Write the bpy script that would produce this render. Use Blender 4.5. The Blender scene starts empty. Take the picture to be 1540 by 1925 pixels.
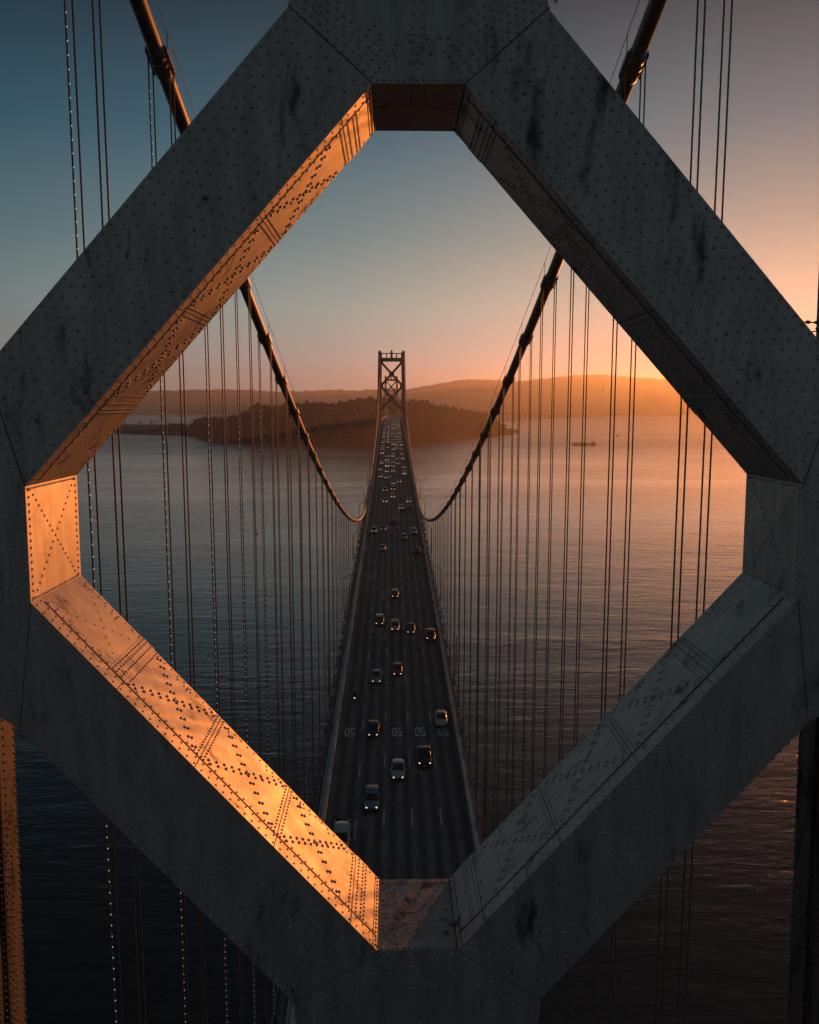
import bpy, bmesh, math, random
from math import sin, cos, tan, pi, radians, sqrt, exp, atan2
from mathutils import Vector, noise
S = bpy.context.scene
col = S.collection
R = random.Random(7)

# ------------------------------------------------------------------ camera, sky, sun, exposure
H = 122.0                       # camera height over the water; heights "rel" below are relative to it
SUN_AZ, SUN_EL = 26.4, 3.4      # degrees, azimuth from +Y towards +X
cam = bpy.data.cameras.new("camera")
co = bpy.data.objects.new("camera", cam); col.objects.link(co)
cam.sensor_fit = 'VERTICAL'; cam.sensor_height = 36; cam.lens = 1558 / 1925 * 36
cam.clip_start = 0.5; cam.clip_end = 60000
co.location = (-0.34, 0, H)
co.rotation_euler = (radians(90 - 7.39), 0, -radians(1.24))
S.camera = co

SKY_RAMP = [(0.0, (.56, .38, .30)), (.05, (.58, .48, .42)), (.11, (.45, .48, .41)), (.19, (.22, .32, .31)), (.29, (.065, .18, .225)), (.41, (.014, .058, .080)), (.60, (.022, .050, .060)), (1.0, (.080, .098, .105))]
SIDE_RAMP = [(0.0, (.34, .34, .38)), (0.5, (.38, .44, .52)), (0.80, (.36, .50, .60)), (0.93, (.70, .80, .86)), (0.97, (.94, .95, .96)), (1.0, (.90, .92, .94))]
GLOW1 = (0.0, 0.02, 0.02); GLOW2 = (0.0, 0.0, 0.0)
W = bpy.data.worlds.new("World"); S.world = W; W.use_nodes = True
nt = W.node_tree; nt.nodes.clear()
wo = nt.nodes.new('ShaderNodeOutputWorld'); bg = nt.nodes.new('ShaderNodeBackground')
sky = nt.nodes.new('ShaderNodeTexSky'); sky.sky_type = 'NISHITA'; sky.sun_disc = False
sky.sun_elevation = radians(SUN_EL); sky.sun_rotation = radians(SUN_AZ)
sky.altitude = 0; sky.air_density = 1.0; sky.dust_density = 1.5; sky.ozone_density = 2.5
bg.inputs['Strength'].default_value = 0.05
def wn(t, **kw):
    n = nt.nodes.new(t)
    for k, v in kw.items(): setattr(n, k, v)
    return n
def wm(op, a, b=0.0, c=None, clamp=False):
    n = wn('ShaderNodeMath', operation=op, use_clamp=clamp)
    for s_, v in zip(n.inputs, (a, b, c)):
        if v is None: continue
        if hasattr(v, 'links'): nt.links.new(v, s_)
        else: s_.default_value = v
    return n.outputs[0]
def wmix(f, a, b, mode='MIX'):
    n = wn('ShaderNodeMix', data_type='RGBA', blend_type=mode)
    for s_, v in ((n.inputs[0], f), (n.inputs[6], a), (n.inputs[7], b)):
        if hasattr(v, 'links'): nt.links.new(v, s_)
        elif isinstance(v, tuple): s_.default_value = v + (1,)
        else: s_.default_value = v
    return n.outputs[2]
tc = wn('ShaderNodeTexCoord'); sp = wn('ShaderNodeSeparateXYZ'); nt.links.new(tc.outputs['Generated'], sp.inputs[0])
def dotd(d):
    n = wn('ShaderNodeVectorMath', operation='DOT_PRODUCT'); nt.links.new(tc.outputs['Generated'], n.inputs[0]); n.inputs[1].default_value = d
    return n.outputs['Value']
def wramp(src, stops):
    r = wn('ShaderNodeValToRGB'); e = r.color_ramp.elements
    while len(e) < len(stops): e.new(0.5)
    for i, (p, c) in enumerate(stops): e[i].position = p; e[i].color = c + (1,)
    nt.links.new(src, r.inputs[0]); return r.outputs[0]
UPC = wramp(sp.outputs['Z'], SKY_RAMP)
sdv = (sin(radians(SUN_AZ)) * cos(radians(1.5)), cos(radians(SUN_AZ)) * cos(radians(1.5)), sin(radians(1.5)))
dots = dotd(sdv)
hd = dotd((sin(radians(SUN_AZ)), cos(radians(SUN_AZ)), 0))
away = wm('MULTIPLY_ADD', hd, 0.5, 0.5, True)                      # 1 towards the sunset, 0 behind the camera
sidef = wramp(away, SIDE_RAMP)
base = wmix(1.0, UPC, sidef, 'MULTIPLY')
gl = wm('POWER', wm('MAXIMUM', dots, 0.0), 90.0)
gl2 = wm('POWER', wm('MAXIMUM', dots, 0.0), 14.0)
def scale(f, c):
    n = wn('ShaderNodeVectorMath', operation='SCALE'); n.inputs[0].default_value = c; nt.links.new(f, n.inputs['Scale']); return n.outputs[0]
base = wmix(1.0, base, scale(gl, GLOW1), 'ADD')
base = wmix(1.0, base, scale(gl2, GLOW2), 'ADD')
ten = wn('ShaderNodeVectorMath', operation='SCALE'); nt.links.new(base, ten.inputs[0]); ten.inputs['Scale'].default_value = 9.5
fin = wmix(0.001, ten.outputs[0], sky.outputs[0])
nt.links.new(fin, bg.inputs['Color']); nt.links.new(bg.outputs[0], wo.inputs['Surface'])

sl = bpy.data.lights.new("sun", 'SUN'); sl.energy = 1.6; sl.angle = radians(0.4); sl.color = (1.0, 0.255, 0.038)
so = bpy.data.objects.new("sun", sl); col.objects.link(so)
az, el = radians(SUN_AZ), radians(SUN_EL)
sd = Vector((sin(az) * cos(el), cos(az) * cos(el), sin(el)))
so.rotation_euler = sd.to_track_quat('Z', 'Y').to_euler()
S.view_settings.view_transform = 'Standard'; S.view_settings.look = 'None'
S.view_settings.exposure = 1.0; S.view_settings.gamma = 1.0
S.cycles.max_bounces = 6; S.cycles.volume_bounces = 0; S.cycles.use_denoising = True
S.cycles.caustics_reflective = False; S.cycles.caustics_refractive = False
S.cycles.sample_clamp_indirect = 4.0

# ------------------------------------------------------------------ helpers
def link(o, parent=None):
    col.objects.link(o)
    if parent is not None: o.parent = parent
    return o
def tag(o, label=None, cat=None, group=None, kind=None):
    if label: o['label'] = label
    if cat: o['category'] = cat
    if group: o['group'] = group
    if kind: o['kind'] = kind
    return o
def empty(name, loc=(0, 0, 0), rz=0.0):
    o = bpy.data.objects.new(name, None); o.location = loc; o.rotation_euler = (0, 0, rz)
    o.empty_display_size = 0.5
    return link(o)
class MB:
    def __init__(s): s.v = []; s.f = []; s.m = []; s.sm = []
    def add(s, vs, fs, m=0, smooth=False):
        b = len(s.v); s.v.extend([tuple(p) for p in vs])
        for f in fs: s.f.append([b + i for i in f]); s.m.append(m); s.sm.append(smooth)
    def box(s, c, d, m=0, rz=0.0):
        hx, hy, hz = d[0] / 2, d[1] / 2, d[2] / 2; cs, sn = cos(rz), sin(rz)
        vs = [(c[0] + x * hx * cs - y * hy * sn, c[1] + x * hx * sn + y * hy * cs, c[2] + z * hz) for x in (-1, 1) for y in (-1, 1) for z in (-1, 1)]
        s.add(vs, [(0, 1, 3, 2), (4, 6, 7, 5), (0, 4, 5, 1), (2, 3, 7, 6), (0, 2, 6, 4), (1, 5, 7, 3)], m)
    def boxr(s, x0, x1, y0, y1, z0, z1, m=0): s.box(((x0 + x1) / 2, (y0 + y1) / 2, (z0 + z1) / 2), (abs(x1 - x0), abs(y1 - y0), abs(z1 - z0)), m)
    def beam(s, a, b, w, h, m=0):                       # rectangular bar from a to b
        a = Vector(a); b = Vector(b); d = (b - a).normalized()
        u = d.cross(Vector((0, 0, 1)))
        if u.length < 1e-4: u = Vector((1, 0, 0))
        u.normalize(); v = u.cross(d)
        vs = [p + u * (w / 2 * i) + v * (h / 2 * j) for p in (a, b) for i, j in ((-1, -1), (1, -1), (1, 1), (-1, 1))]
        s.add(vs, [(3, 2, 1, 0), (4, 5, 6, 7), (0, 1, 5, 4), (1, 2, 6, 5), (2, 3, 7, 6), (3, 0, 4, 7)], m)
    def tube(s, pts, r, n=8, m=0, smooth=True, cap=True):
        rings = []; P = [Vector(p) for p in pts]
        rr = r if isinstance(r, (list, tuple)) else [r] * len(P)
        up = Vector((1, 0, 0))
        for i, p in enumerate(P):
            d = (P[min(i + 1, len(P) - 1)] - P[max(i - 1, 0)]).normalized()
            u = up - d * up.dot(d)
            if u.length < 1e-3: u = Vector((0, 1, 0)) - d * d.y
            u.normalize(); w = d.cross(u)
            rings.append([p + (u * cos(2 * pi * k / n) + w * sin(2 * pi * k / n)) * rr[i] for k in range(n)])
        vs = [q for ring in rings for q in ring]; fs = []
        for i in range(len(P) - 1):
            for k in range(n):
                a = i * n + k; b = i * n + (k + 1) % n
                fs.append((a, b, b + n, a + n))
        s.add(vs, fs, m, smooth)
        if cap: s.add(rings[0], [tuple(reversed(range(n)))], m); s.add(rings[-1], [tuple(range(n))], m)
    def prism(s, poly, y0, y1, m=0):                    # polygon in x,z pushed along y
        n = len(poly)
        ar = sum(poly[i][0] * poly[(i + 1) % n][1] - poly[(i + 1) % n][0] * poly[i][1] for i in range(n))
        if ar < 0: poly = poly[::-1]
        vs = [(x, y0, z) for x, z in poly] + [(x, y1, z) for x, z in poly]
        fs = [tuple(range(n)), tuple(range(2 * n - 1, n - 1, -1))]
        for i in range(n):
            j = (i + 1) % n; fs.append((j, i, i + n, j + n))
        s.add(vs, fs, m)
    def rivet(s, p, nrm, r, m=0):
        p = Vector(p); nrm = Vector(nrm).normalized()
        u = nrm.orthogonal().normalized(); w = nrm.cross(u); n = 7; vs = []
        for rr, hh in ((1.0, 0.0), (0.8, 0.5)):
            for k in range(n):
                t = 2 * pi * k / n; vs.append(p + (u * cos(t) + w * sin(t)) * (r * rr) + nrm * (r * hh))
        vs.append(p + nrm * r * 0.78)
        fs = [(k, (k + 1) % n, n + (k + 1) % n, n + k) for k in range(n)] + [(n + k, n + (k + 1) % n, 2 * n) for k in range(n)]
        s.add(vs, fs, m, True)
    def mesh(s, name, mats):
        me = bpy.data.meshes.new(name); me.from_pydata(s.v, [], s.f)
        for m in (mats if isinstance(mats, (list, tuple)) else [mats]): me.materials.append(m)
        me.polygons.foreach_set('material_index', s.m); me.polygons.foreach_set('use_smooth', s.sm)
        me.update(); return me
    def build(s, name, mats, parent=None):
        return link(bpy.data.objects.new(name, s.mesh(name, mats)), parent)

# ------------------------------------------------------------------ materials
def newmat(name):
    m = bpy.data.materials.new(name); m.use_nodes = True
    return m, m.node_tree, m.node_tree.nodes['Principled BSDF']
def N(nt, t, **kw):
    n = nt.nodes.new(t)
    for k, v in kw.items():
        if k in n.inputs: n.inputs[k].default_value = v
        else: setattr(n, k, v)
    return n
def ramp(nt, src, stops):
    r = nt.nodes.new('ShaderNodeValToRGB'); e = r.color_ramp.elements
    while len(e) < len(stops): e.new(0.5)
    for i, (p, c) in enumerate(stops):
        e[i].position = p; e[i].color = (c if isinstance(c, tuple) else (c, c, c)) + (1,)
    nt.links.new(src, r.inputs[0]); return r.outputs[0]
def mixc(nt, fac, a, b, mode='MIX'):
    n = nt.nodes.new('ShaderNodeMix'); n.data_type = 'RGBA'; n.blend_type = mode
    for sock, v in ((n.inputs[0], fac), (n.inputs[6], a), (n.inputs[7], b)):
        if hasattr(v, 'links'): nt.links.new(v, sock)
        elif isinstance(v, tuple): sock.default_value = v + (1,)
        else: sock.default_value = v
    return n.outputs[2]
def coords(nt, scale=(1, 1, 1)):
    t = nt.nodes.new('ShaderNodeTexCoord'); mp = nt.nodes.new('ShaderNodeMapping'); mp.inputs['Scale'].default_value = scale
    nt.links.new(t.outputs['Object'], mp.inputs[0]); return mp.outputs[0]
def noise_(nt, vec, scale, detail=4, rough=0.55, dist=0.0):
    n = nt.nodes.new('ShaderNodeTexNoise'); n.inputs['Scale'].default_value = scale; n.inputs['Detail'].default_value = detail
    n.inputs['Roughness'].default_value = rough; n.inputs['Distortion'].default_value = dist
    nt.links.new(vec, n.inputs['Vector']); return n.outputs['Fac']
def simple(name, c, rough=0.6, metal=0.0, var=0.0, vscale=3.0, emis=None, es=0.0, coat=0.0):
    m, t, b = newmat(name)
    b.inputs['Base Color'].default_value = c + (1,); b.inputs['Roughness'].default_value = rough; b.inputs['Metallic'].default_value = metal
    b.inputs['Coat Weight'].default_value = coat
    if var > 0:
        f = noise_(t, coords(t), vscale); lo = tuple(x * (1 - var) for x in c); hi = tuple(min(1, x * (1 + var)) for x in c)
        t.links.new(ramp(t, f, [(0.3, lo), (0.7, hi)]), b.inputs['Base Color'])
    if emis: b.inputs['Emission Color'].default_value = emis + (1,); b.inputs['Emission Strength'].default_value = es
    return m
def steel(name, base, dirt_lo=0.57, dirt_hi=0.70, rust_lo=0.66, rust_hi=0.70, rough=0.56):
    m, t, b = newmat(name)
    v = coords(t)
    f1 = noise_(t, v, 0.9, 6, 0.6)
    c = ramp(t, f1, [(0.25, tuple(x * 0.88 for x in base)), (0.75, tuple(x * 1.08 for x in base))])
    st = noise_(t, coords(t, (1.0, 1.0, 0.16)), 3.2, 5, 0.6, 0.4)                 # rain streaks running down
    c = mixc(t, ramp(t, st, [(0.42, 0.0), (0.70, 0.7)]), c, tuple(x * 0.60 for x in base))
    bl = noise_(t, coords(t, (2.6, 2.6, 0.8)), 0.55, 7, 0.66, 0.4)               # grime patches
    c = mixc(t, ramp(t, bl, [(dirt_lo, 0.0), (dirt_hi, 0.85)]), c, (0.035, 0.030, 0.026))
    ru = noise_(t, coords(t, (1.2, 1.2, 0.8)), 2.1, 8, 0.7, 0.3)                  # rust
    c = mixc(t, ramp(t, ru, [(rust_lo, 0.0), (rust_hi, 0.9)]), c, (0.085, 0.026, 0.014))
    t.links.new(c, b.inputs['Base Color']); b.inputs['Metallic'].default_value = 0.75
    rr = noise_(t, v, 2.0, 5); t.links.new(ramp(t, rr, [(0.3, rough - 0.03), (0.7, rough + 0.06)]), b.inputs['Roughness'])
    bp = N(t, 'ShaderNodeBump', Strength=0.06, Distance=0.02); t.links.new(noise_(t, v, 1.1, 3), bp.inputs['Height'])
    t.links.new(bp.outputs[0], b.inputs['Normal'])
    return m
M = {}
M['steel'] = steel('painted_steel', (0.56, 0.56, 0.55))
M['dimmed_leg_steel'] = steel('dimmed_leg_steel', (0.22, 0.215, 0.21), 0.50, 0.62)  # darker copy of the steel, dim light on the legs put into its colour
M['rusty'] = steel('rusty_steel', (0.42, 0.43, 0.43), 0.56, 0.68, 0.57, 0.64)
M['seam'] = simple('dark_joint', (0.02, 0.02, 0.02), 0.7)
M['far_steel'] = simple('far_steel_paint', (0.20, 0.205, 0.205), 0.55, var=0.25, vscale=0.3)
M['cable'] = simple('cable_wrapping', (0.16, 0.155, 0.15), 0.45, var=0.35, vscale=2.5)
M['rope'] = simple('wire_rope', (0.10, 0.10, 0.10), 0.5, var=0.2)
M['bead'] = simple('light_bead', (0.8, 0.8, 0.8), 0.3, emis=(1.0, 0.95, 0.85), es=0.35)
M['concrete'] = simple('parapet_concrete', (0.62, 0.63, 0.62), 0.75, var=0.25, vscale=0.5)
M['pier'] = simple('pier_concrete', (0.28, 0.27, 0.25), 0.85, var=0.3, vscale=0.1)
M['paint'] = simple('white_road_paint', (0.80, 0.81, 0.78), 0.6, var=0.15, vscale=4)
M['blue'] = simple('blue_panel', (0.02, 0.10, 0.30), 0.6)
M['iron'] = simple('galvanised_iron', (0.14, 0.14, 0.14), 0.5, var=0.2)

# ------------------------------------------------------------------ setting: water, hills, island ground
def water_mat():
    m, t, b = newmat('bay_water')
    b.inputs['Base Color'].default_value = (0.003, 0.026, 0.036, 1); b.inputs['IOR'].default_value = 1.5
    b.inputs['Specular IOR Level'].default_value = 0.5
    g = nt_co = t.nodes.new('ShaderNodeTexCoord')
    def mp(sc, rz=0.0):
        n = t.nodes.new('ShaderNodeMapping'); n.inputs['Scale'].default_value = sc; n.inputs['Rotation'].default_value = (0, 0, rz)
        t.links.new(g.outputs['Object'], n.inputs[0]); return n.outputs[0]
    w1 = noise_(t, mp((1 / 18, 1 / 6.0, 1), 0.12), 1.0, 3, 0.55, 0.3)
    w2 = noise_(t, mp((1 / 4.5, 1 / 1.9, 1), -0.25), 1.0, 3, 0.6, 0.5)
    w3 = noise_(t, mp((1 / 60, 1 / 30, 1), 0.3), 1.0, 2)
    def mth(op, a, bb):
        n = t.nodes.new('ShaderNodeMath'); n.operation = op
        for s_, v in ((n.inputs[0], a), (n.inputs[1], bb)):
            if hasattr(v, 'links'): t.links.new(v, s_)
            else: s_.default_value = v
        return n.outputs[0]
    patch = ramp(t, noise_(t, mp((1 / 900, 1 / 160, 1), 0.08), 1.0, 5, 0.6, 0.8), [(0.35, 0.35), (0.65, 1.0)])   # wind patches
    h = mth('ADD', mth('MULTIPLY', w1, 1.0), mth('ADD', mth('MULTIPLY', w2, 0.32), mth('MULTIPLY', w3, 1.2)))
    h = mth('MULTIPLY', h, patch)
    bp = N(t, 'ShaderNodeBump', Strength=1.0, Distance=0.46); t.links.new(h, bp.inputs['Height'])
    t.links.new(bp.outputs[0], b.inputs['Normal'])
    rf = ramp(t, noise_(t, mp((1 / 1400, 1 / 220, 1), 0.05), 1.0, 5, 0.6, 1.0), [(0.35, 0.05), (0.65, 0.13)])
    sx_ = t.nodes.new('ShaderNodeSeparateXYZ'); t.links.new(g.outputs['Object'], sx_.inputs[0])
    mr = t.nodes.new('ShaderNodeMapRange'); mr.inputs['From Min'].default_value = 1500; mr.inputs['From Max'].default_value = 2500   # more wind out in the open bay
    mr.inputs['To Min'].default_value = 0.0; mr.inputs['To Max'].default_value = 0.22; t.links.new(sx_.outputs['Y'], mr.inputs['Value'])
    t.links.new(mth('ADD', rf, mr.outputs[0]), b.inputs['Roughness'])
    return m
mb = MB(); mb.boxr(-10300, 10300, -3000, 13450, -0.5, 0.0)
tag(mb.build('water', water_mat()), 'grey-teal bay water with small wind ripples, orange towards the sunset', kind='structure')

def interp(pts, x):
    if x <= pts[0][0]: return pts[0][1]
    for (a, b), (c, d) in zip(pts, pts[1:]):
        if x <= c: return b + (d - b) * (x - a) / (c - a)
    return pts[-1][1]
def fbm(x, y, z=0.0, o=5): return noise.fractal(Vector((x, y, z)), 1.0, 2.0, o)
def hill_range(name, prof, d_shore, d_ridge, d_back, seed, label):
    mb = MB(); nu, nv = 700, 34; a0, a1 = prof[0][0], prof[-1][0]
    for j in range(nv + 1):
        v = j / nv
        for i in range(nu + 1):
            a = a0 + (a1 - a0) * i / nu; hr = interp(prof, a) * d_ridge + H
            d = d_shore + (d_back - d_shore) * v
            vr = (d_ridge - d_shore) / (d_back - d_shore)
            s_ = (v / vr) if v < vr else (1 - v) / (1 - vr)
            x, y = d * sin(radians(a)), d * cos(radians(a))
            prf = max(0.0, s_) ** 0.8
            n_ = fbm(x / 1500, y / 1500, seed) * (1 - 0.75 * prf) * 0.5
            z = hr * max(0.0, prf * (1 + n_)) + fbm(x / 70, y / 70, seed, 5) * 13 * min(1, s_ * 4)
            e = max(0.0, min(1.0, min(i, nu - i) / 8.0)) if name == 'x' else 1.0
            mb.v.append((x, y, z * e - 2.0 * (1 - min(1, s_ * 20))))
    for j in range(nv):
        for i in range(nu):
            k = j * (nu + 1) + i; mb.f.append([k, k + 1, k + nu + 2, k + nu + 1]); mb.m.append(0); mb.sm.append(True)
    m = simple('hill_ground_' + name, (0.075, 0.07, 0.05), 0.9, var=0.45, vscale=0.003)
    return tag(mb.build('hills', m), label, kind='structure')
hill_range('near', [(-2, 0.004), (0, 0.0115), (1.6, 0.0185), (4.15, 0.0241), (7.03, 0.0284), (9.5, 0.0316), (13.05, 0.0353), (16.5, 0.0325), (18.6, 0.0314), (22.0, 0.031), (26, 0.028), (32, 0.024)],
           10300, 12000, 13000, 3.1, 'long hazy ridge behind the bay on the sunset side')
hill_range('far', [(-34, 0.012), (-22, 0.0105), (-16.5, 0.0128), (-15.5, 0.0152), (-11.3, 0.0163), (-8, 0.0158), (-4.9, 0.0174), (-1.3, 0.0192), (1.0, 0.0182), (2.5, 0.017)],
           11400, 12500, 13250, 9.7, 'low flat grey ridge across the far side of the bay')

# island: near shore distance, far shore and skyline against tan(azimuth)
SHORE = [(-0.60, 4300), (-0.371, 3763), (-0.327, 3552), (-0.245, 3247), (-0.235, 3120), (-0.214, 2698), (-0.151, 2551), (-0.023, 2478), (0.06, 2759), (0.105, 3117), (0.135, 3330), (0.153, 3515)]
SKY = [(-0.60, -0.017), (-0.371, -0.0222), (-0.327, -0.0210), (-0.283, -0.0200), (-0.245, -0.0218), (-0.2227, -0.0170), (-0.2007, -0.0186), (-0.1879, -0.0156), (-0.1687, -0.0078), (-0.1622, -0.0012),
       (-0.1434, -0.0040), (-0.1244, -0.0022), (-0.0927, -0.0012), (-0.061, -0.0020), (-0.0482, 0.0035), (-0.0228, 0.0056), (0.0185, 0.0026), (0.0407, 0.0034), (0.0503, -0.0028), (0.0727, -0.0048), (0.0919, -0.0098), (0.1111, -0.0120), (0.1272, -0.0214), (0.1401, -0.0272), (0.1531, -0.0341)]
def island_height(ta, d):
    ds = interp(SHORE, ta); depth = 750 if ta > -0.23 else 900
    if ta > 0.10: depth = 750 - (ta - 0.10) / 0.053 * 640
    v = (d - ds) / depth
    if v <= 0 or v >= 1: return -1.0
    dr = ds + depth * 0.42
    hr = max(2.0, interp(SKY, ta) * dr + H - 12)
    s_ = v / 0.42 if v < 0.42 else (1 - v) / 0.58
    return hr * min(1.0, s_ ** 0.62) + fbm(ta * 40, d / 110, 5.0, 3) * 3.0 * min(1, s_ * 3)
mb = MB(); nu, nv = 360, 30
for j in range(nv + 1):
    for i in range(nu + 1):
        ta = -0.60 + 0.753 * i / nu; ds = interp(SHORE, ta); depth = 750 if ta > -0.23 else 900
        if ta > 0.10: depth = 750 - (ta - 0.10) / 0.053 * 640
        d = ds + depth * j / nv
        z = island_height(ta, d) if 0 < j < nv else -1.0
        mb.v.append((ta * d, d, max(-1.0, z)))
for j in range(nv):
    for i in range(nu):
        k = j * (nu + 1) + i; mb.f.append([k, k + 1, k + nu + 2, k + nu + 1]); mb.m.append(0); mb.sm.append(True)
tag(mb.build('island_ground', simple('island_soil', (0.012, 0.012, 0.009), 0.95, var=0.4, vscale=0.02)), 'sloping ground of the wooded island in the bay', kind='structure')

def leaf_mat(name, lo, hi, sc=0.25):
    m, t, b = newmat(name); v = coords(t)
    t.links.new(ramp(t, noise_(t, v, sc, 4, 0.65), [(0.3, lo), (0.7, hi)]), b.inputs['Base Color'])
    b.inputs['Roughness'].default_value = 0.8; return m
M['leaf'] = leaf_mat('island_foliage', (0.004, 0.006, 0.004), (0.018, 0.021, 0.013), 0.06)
M['leaf2'] = leaf_mat('tree_foliage', (0.025, 0.035, 0.015), (0.075, 0.085, 0.035), 0.3)
M['bark'] = simple('tree_bark', (0.07, 0.05, 0.035), 0.9, var=0.3)
def clump(mb, x, y, z, r, hgt, rnd, n=10, m=0):
    """a ragged mass of leaf faces filling a crown volume"""
    for _ in range(n):
        a = rnd.uniform(0, 2 * pi); ph = rnd.uniform(-0.6, 1.5); q = rnd.uniform(0.55, 1.0)
        c = Vector((x + cos(a) * cos(ph) * r * q, y + sin(a) * cos(ph) * r * q, z + hgt * 0.5 + sin(ph) * hgt * 0.5 * q))
        s_ = r * rnd.uniform(0.35, 0.6)
        u = Vector((rnd.gauss(0, 1), rnd.gauss(0, 1), rnd.gauss(0, 1))).normalized(); w = u.orthogonal().normalized() * s_; u = u.cross(w).normalized() * s_
        mb.add([c - w, c - u * 0.8, c + w, c + u * 0.8], [(0, 1, 2, 3)], m)
wood = MB(); rw = random.Random(11); cnt = 0
while cnt < 9000:
    ta = rw.uniform(-0.50, 0.152); ds = interp(SHORE, ta); d = ds + rw.uniform(0.02, 0.62) * 750
    z = island_height(ta, d)
    if z < 1.5: continue
    dens = fbm(ta * 22, d / 240, 2.0, 3)
    if ta < -0.24 and dens < 0.08: continue
    if dens < -0.42: continue
    sc = 1.0 if ta > -0.23 else 0.6
    r = rw.uniform(4, 9) * sc; clump(wood, ta * d, d, z - 2, r, r * rw.uniform(1.2, 2.1), rw, 9)
    cnt += 1
for q in range(1500):
    ta = rw.uniform(-0.235, 0.135); ds = interp(SHORE, ta); d = ds + rw.uniform(0.25, 0.50) * 750; z = island_height(ta, d)
    if z < 6: continue
    r = rw.uniform(7, 13); clump(wood, ta * d, d, z - 4, r, r * rw.uniform(1.6, 2.6), rw, 16)
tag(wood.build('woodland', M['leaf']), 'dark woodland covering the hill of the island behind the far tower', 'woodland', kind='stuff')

# ------------------------------------------------------------------ bridge: road surface and deck
XC = 0.15
def road_rel(Y):
    if Y < 700: return -55.8 + 0.0565 * Y
    t = min(1.0, (Y - 700) / 140.0)
    z = -55.8 + 0.0565 * 700 + 0.0565 * 140 * (t - t * t / 2) * 0.62
    if Y > 840: z -= 0.011 * (Y - 840)
    return z
def road_z(Y): return H + road_rel(Y)
YS = [-60 + 9.2 * k for k in range(0, 262)]
def ribbon(mb, x0, x1, dz, ys, m=0):
    for i, y in enumerate(ys):
        z = road_z(y) + dz; mb.v += [(x0, y, z), (x1, y, z)]
    b = len(mb.v) - 2 * len(ys)
    for i in range(len(ys) - 1):
        k = b + 2 * i; mb.f.append([k, k + 1, k + 3, k + 2]); mb.m.append(m); mb.sm.append(False)
def sweep(mb, x0, x1, z0, z1, ys, m=0):                 # box section following the road
    b = len(mb.v)
    for y in ys:
        z = road_z(y); mb.v += [(x0, y, z + z0), (x1, y, z + z0), (x1, y, z + z1), (x0, y, z + z1)]
    for i in range(len(ys) - 1):
        k = b + 4 * i
        for a in range(4):
            c = (a + 1) % 4; mb.f.append([k + a, k + c, k + c + 4, k + a + 4]); mb.m.append(m); mb.sm.append(False)
    mb.f.append([b, b + 1, b + 2, b + 3][::-1]); mb.m.append(m); mb.sm.append(False)
    k = b + 4 * (len(ys) - 1); mb.f.append([k, k + 1, k + 2, k + 3]); mb.m.append(m); mb.sm.append(False)
RL, RR = -8.55, 9.14                                    # road edges
LANE = [-4.82, -1.40, 2.07, 5.61]                       # lines between the five lanes
def asphalt():
    m, t, b = newmat('asphalt')
    v = coords(t); sp_ = t.nodes.new('ShaderNodeSeparateXYZ'); t.links.new(v, sp_.inputs[0])
    c = ramp(t, noise_(t, coords(t, (1, 0.25, 1)), 1.2, 6, 0.65), [(0.3, (0.12, 0.12, 0.122)), (0.7, (0.22, 0.218, 0.22))])
    # darker oil and tyre bands along each lane
    w = t.nodes.new('ShaderNodeTexWave'); w.bands_direction = 'X'; w.inputs['Scale'].default_value = 2 * pi / 20 / 1.75 * 1.0
    w.inputs['Distortion'].default_value = 0.5; w.inputs['Detail'].default_value = 2; w.inputs['Phase Offset'].default_value = 1.2
    mpn = t.nodes.new('ShaderNodeMapping'); mpn.inputs['Scale'].default_value = (1, 0.03, 1); t.links.new(v, mpn.inputs[0]); t.links.new(mpn.outputs[0], w.inputs['Vector'])
    c = mixc(t, ramp(t, w.outputs['Fac'], [(0.15, 0.75), (0.85, 0.0)]), c, (0.045, 0.044, 0.046))
    pt = noise_(t, coords(t, (0.30, 0.05, 1)), 1.0, 3, 0.5, 0.2)
    c = mixc(t, ramp(t, pt, [(0.58, 0.0), (0.66, 0.5)]), c, (0.28, 0.27, 0.27))
    t.links.new(c, b.inputs['Base Color'])
    t.links.new(ramp(t, noise_(t, v, 2.0, 4), [(0.3, 0.60), (0.7, 0.85)]), b.inputs['Roughness'])
    return m
mb = MB(); ribbon(mb, RL, RR, 0.0, YS)
tag(mb.build('road', asphalt()), 'dark asphalt roadway with five lanes running along the bridge', kind='structure')
mk = MB()
k = 0
while True:                                             # lane dashes, 14.6 m apart
    y = 94.4 + 14.62 * (k - 8); k += 1
    if y > 800: break
    for i, x in enumerate(LANE):
        yy = y - (2.6 if i == 0 else 0)
        z = road_z(yy + 1.9) + 0.004; sl_ = 0.0565
        w = 0.065
        mk.add([(x - w, yy, road_z(yy) + .006), (x + w, yy, road_z(yy) + .006), (x + w, yy + 3.7, road_z(yy + 3.7) + .006), (x - w, yy + 3.7, road_z(yy + 3.7) + .006)], [(0, 1, 2, 3)])
tag(mk.build('lane_markings', M['paint']), 'white dashed lane lines painted on the asphalt', kind='structure')
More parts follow.
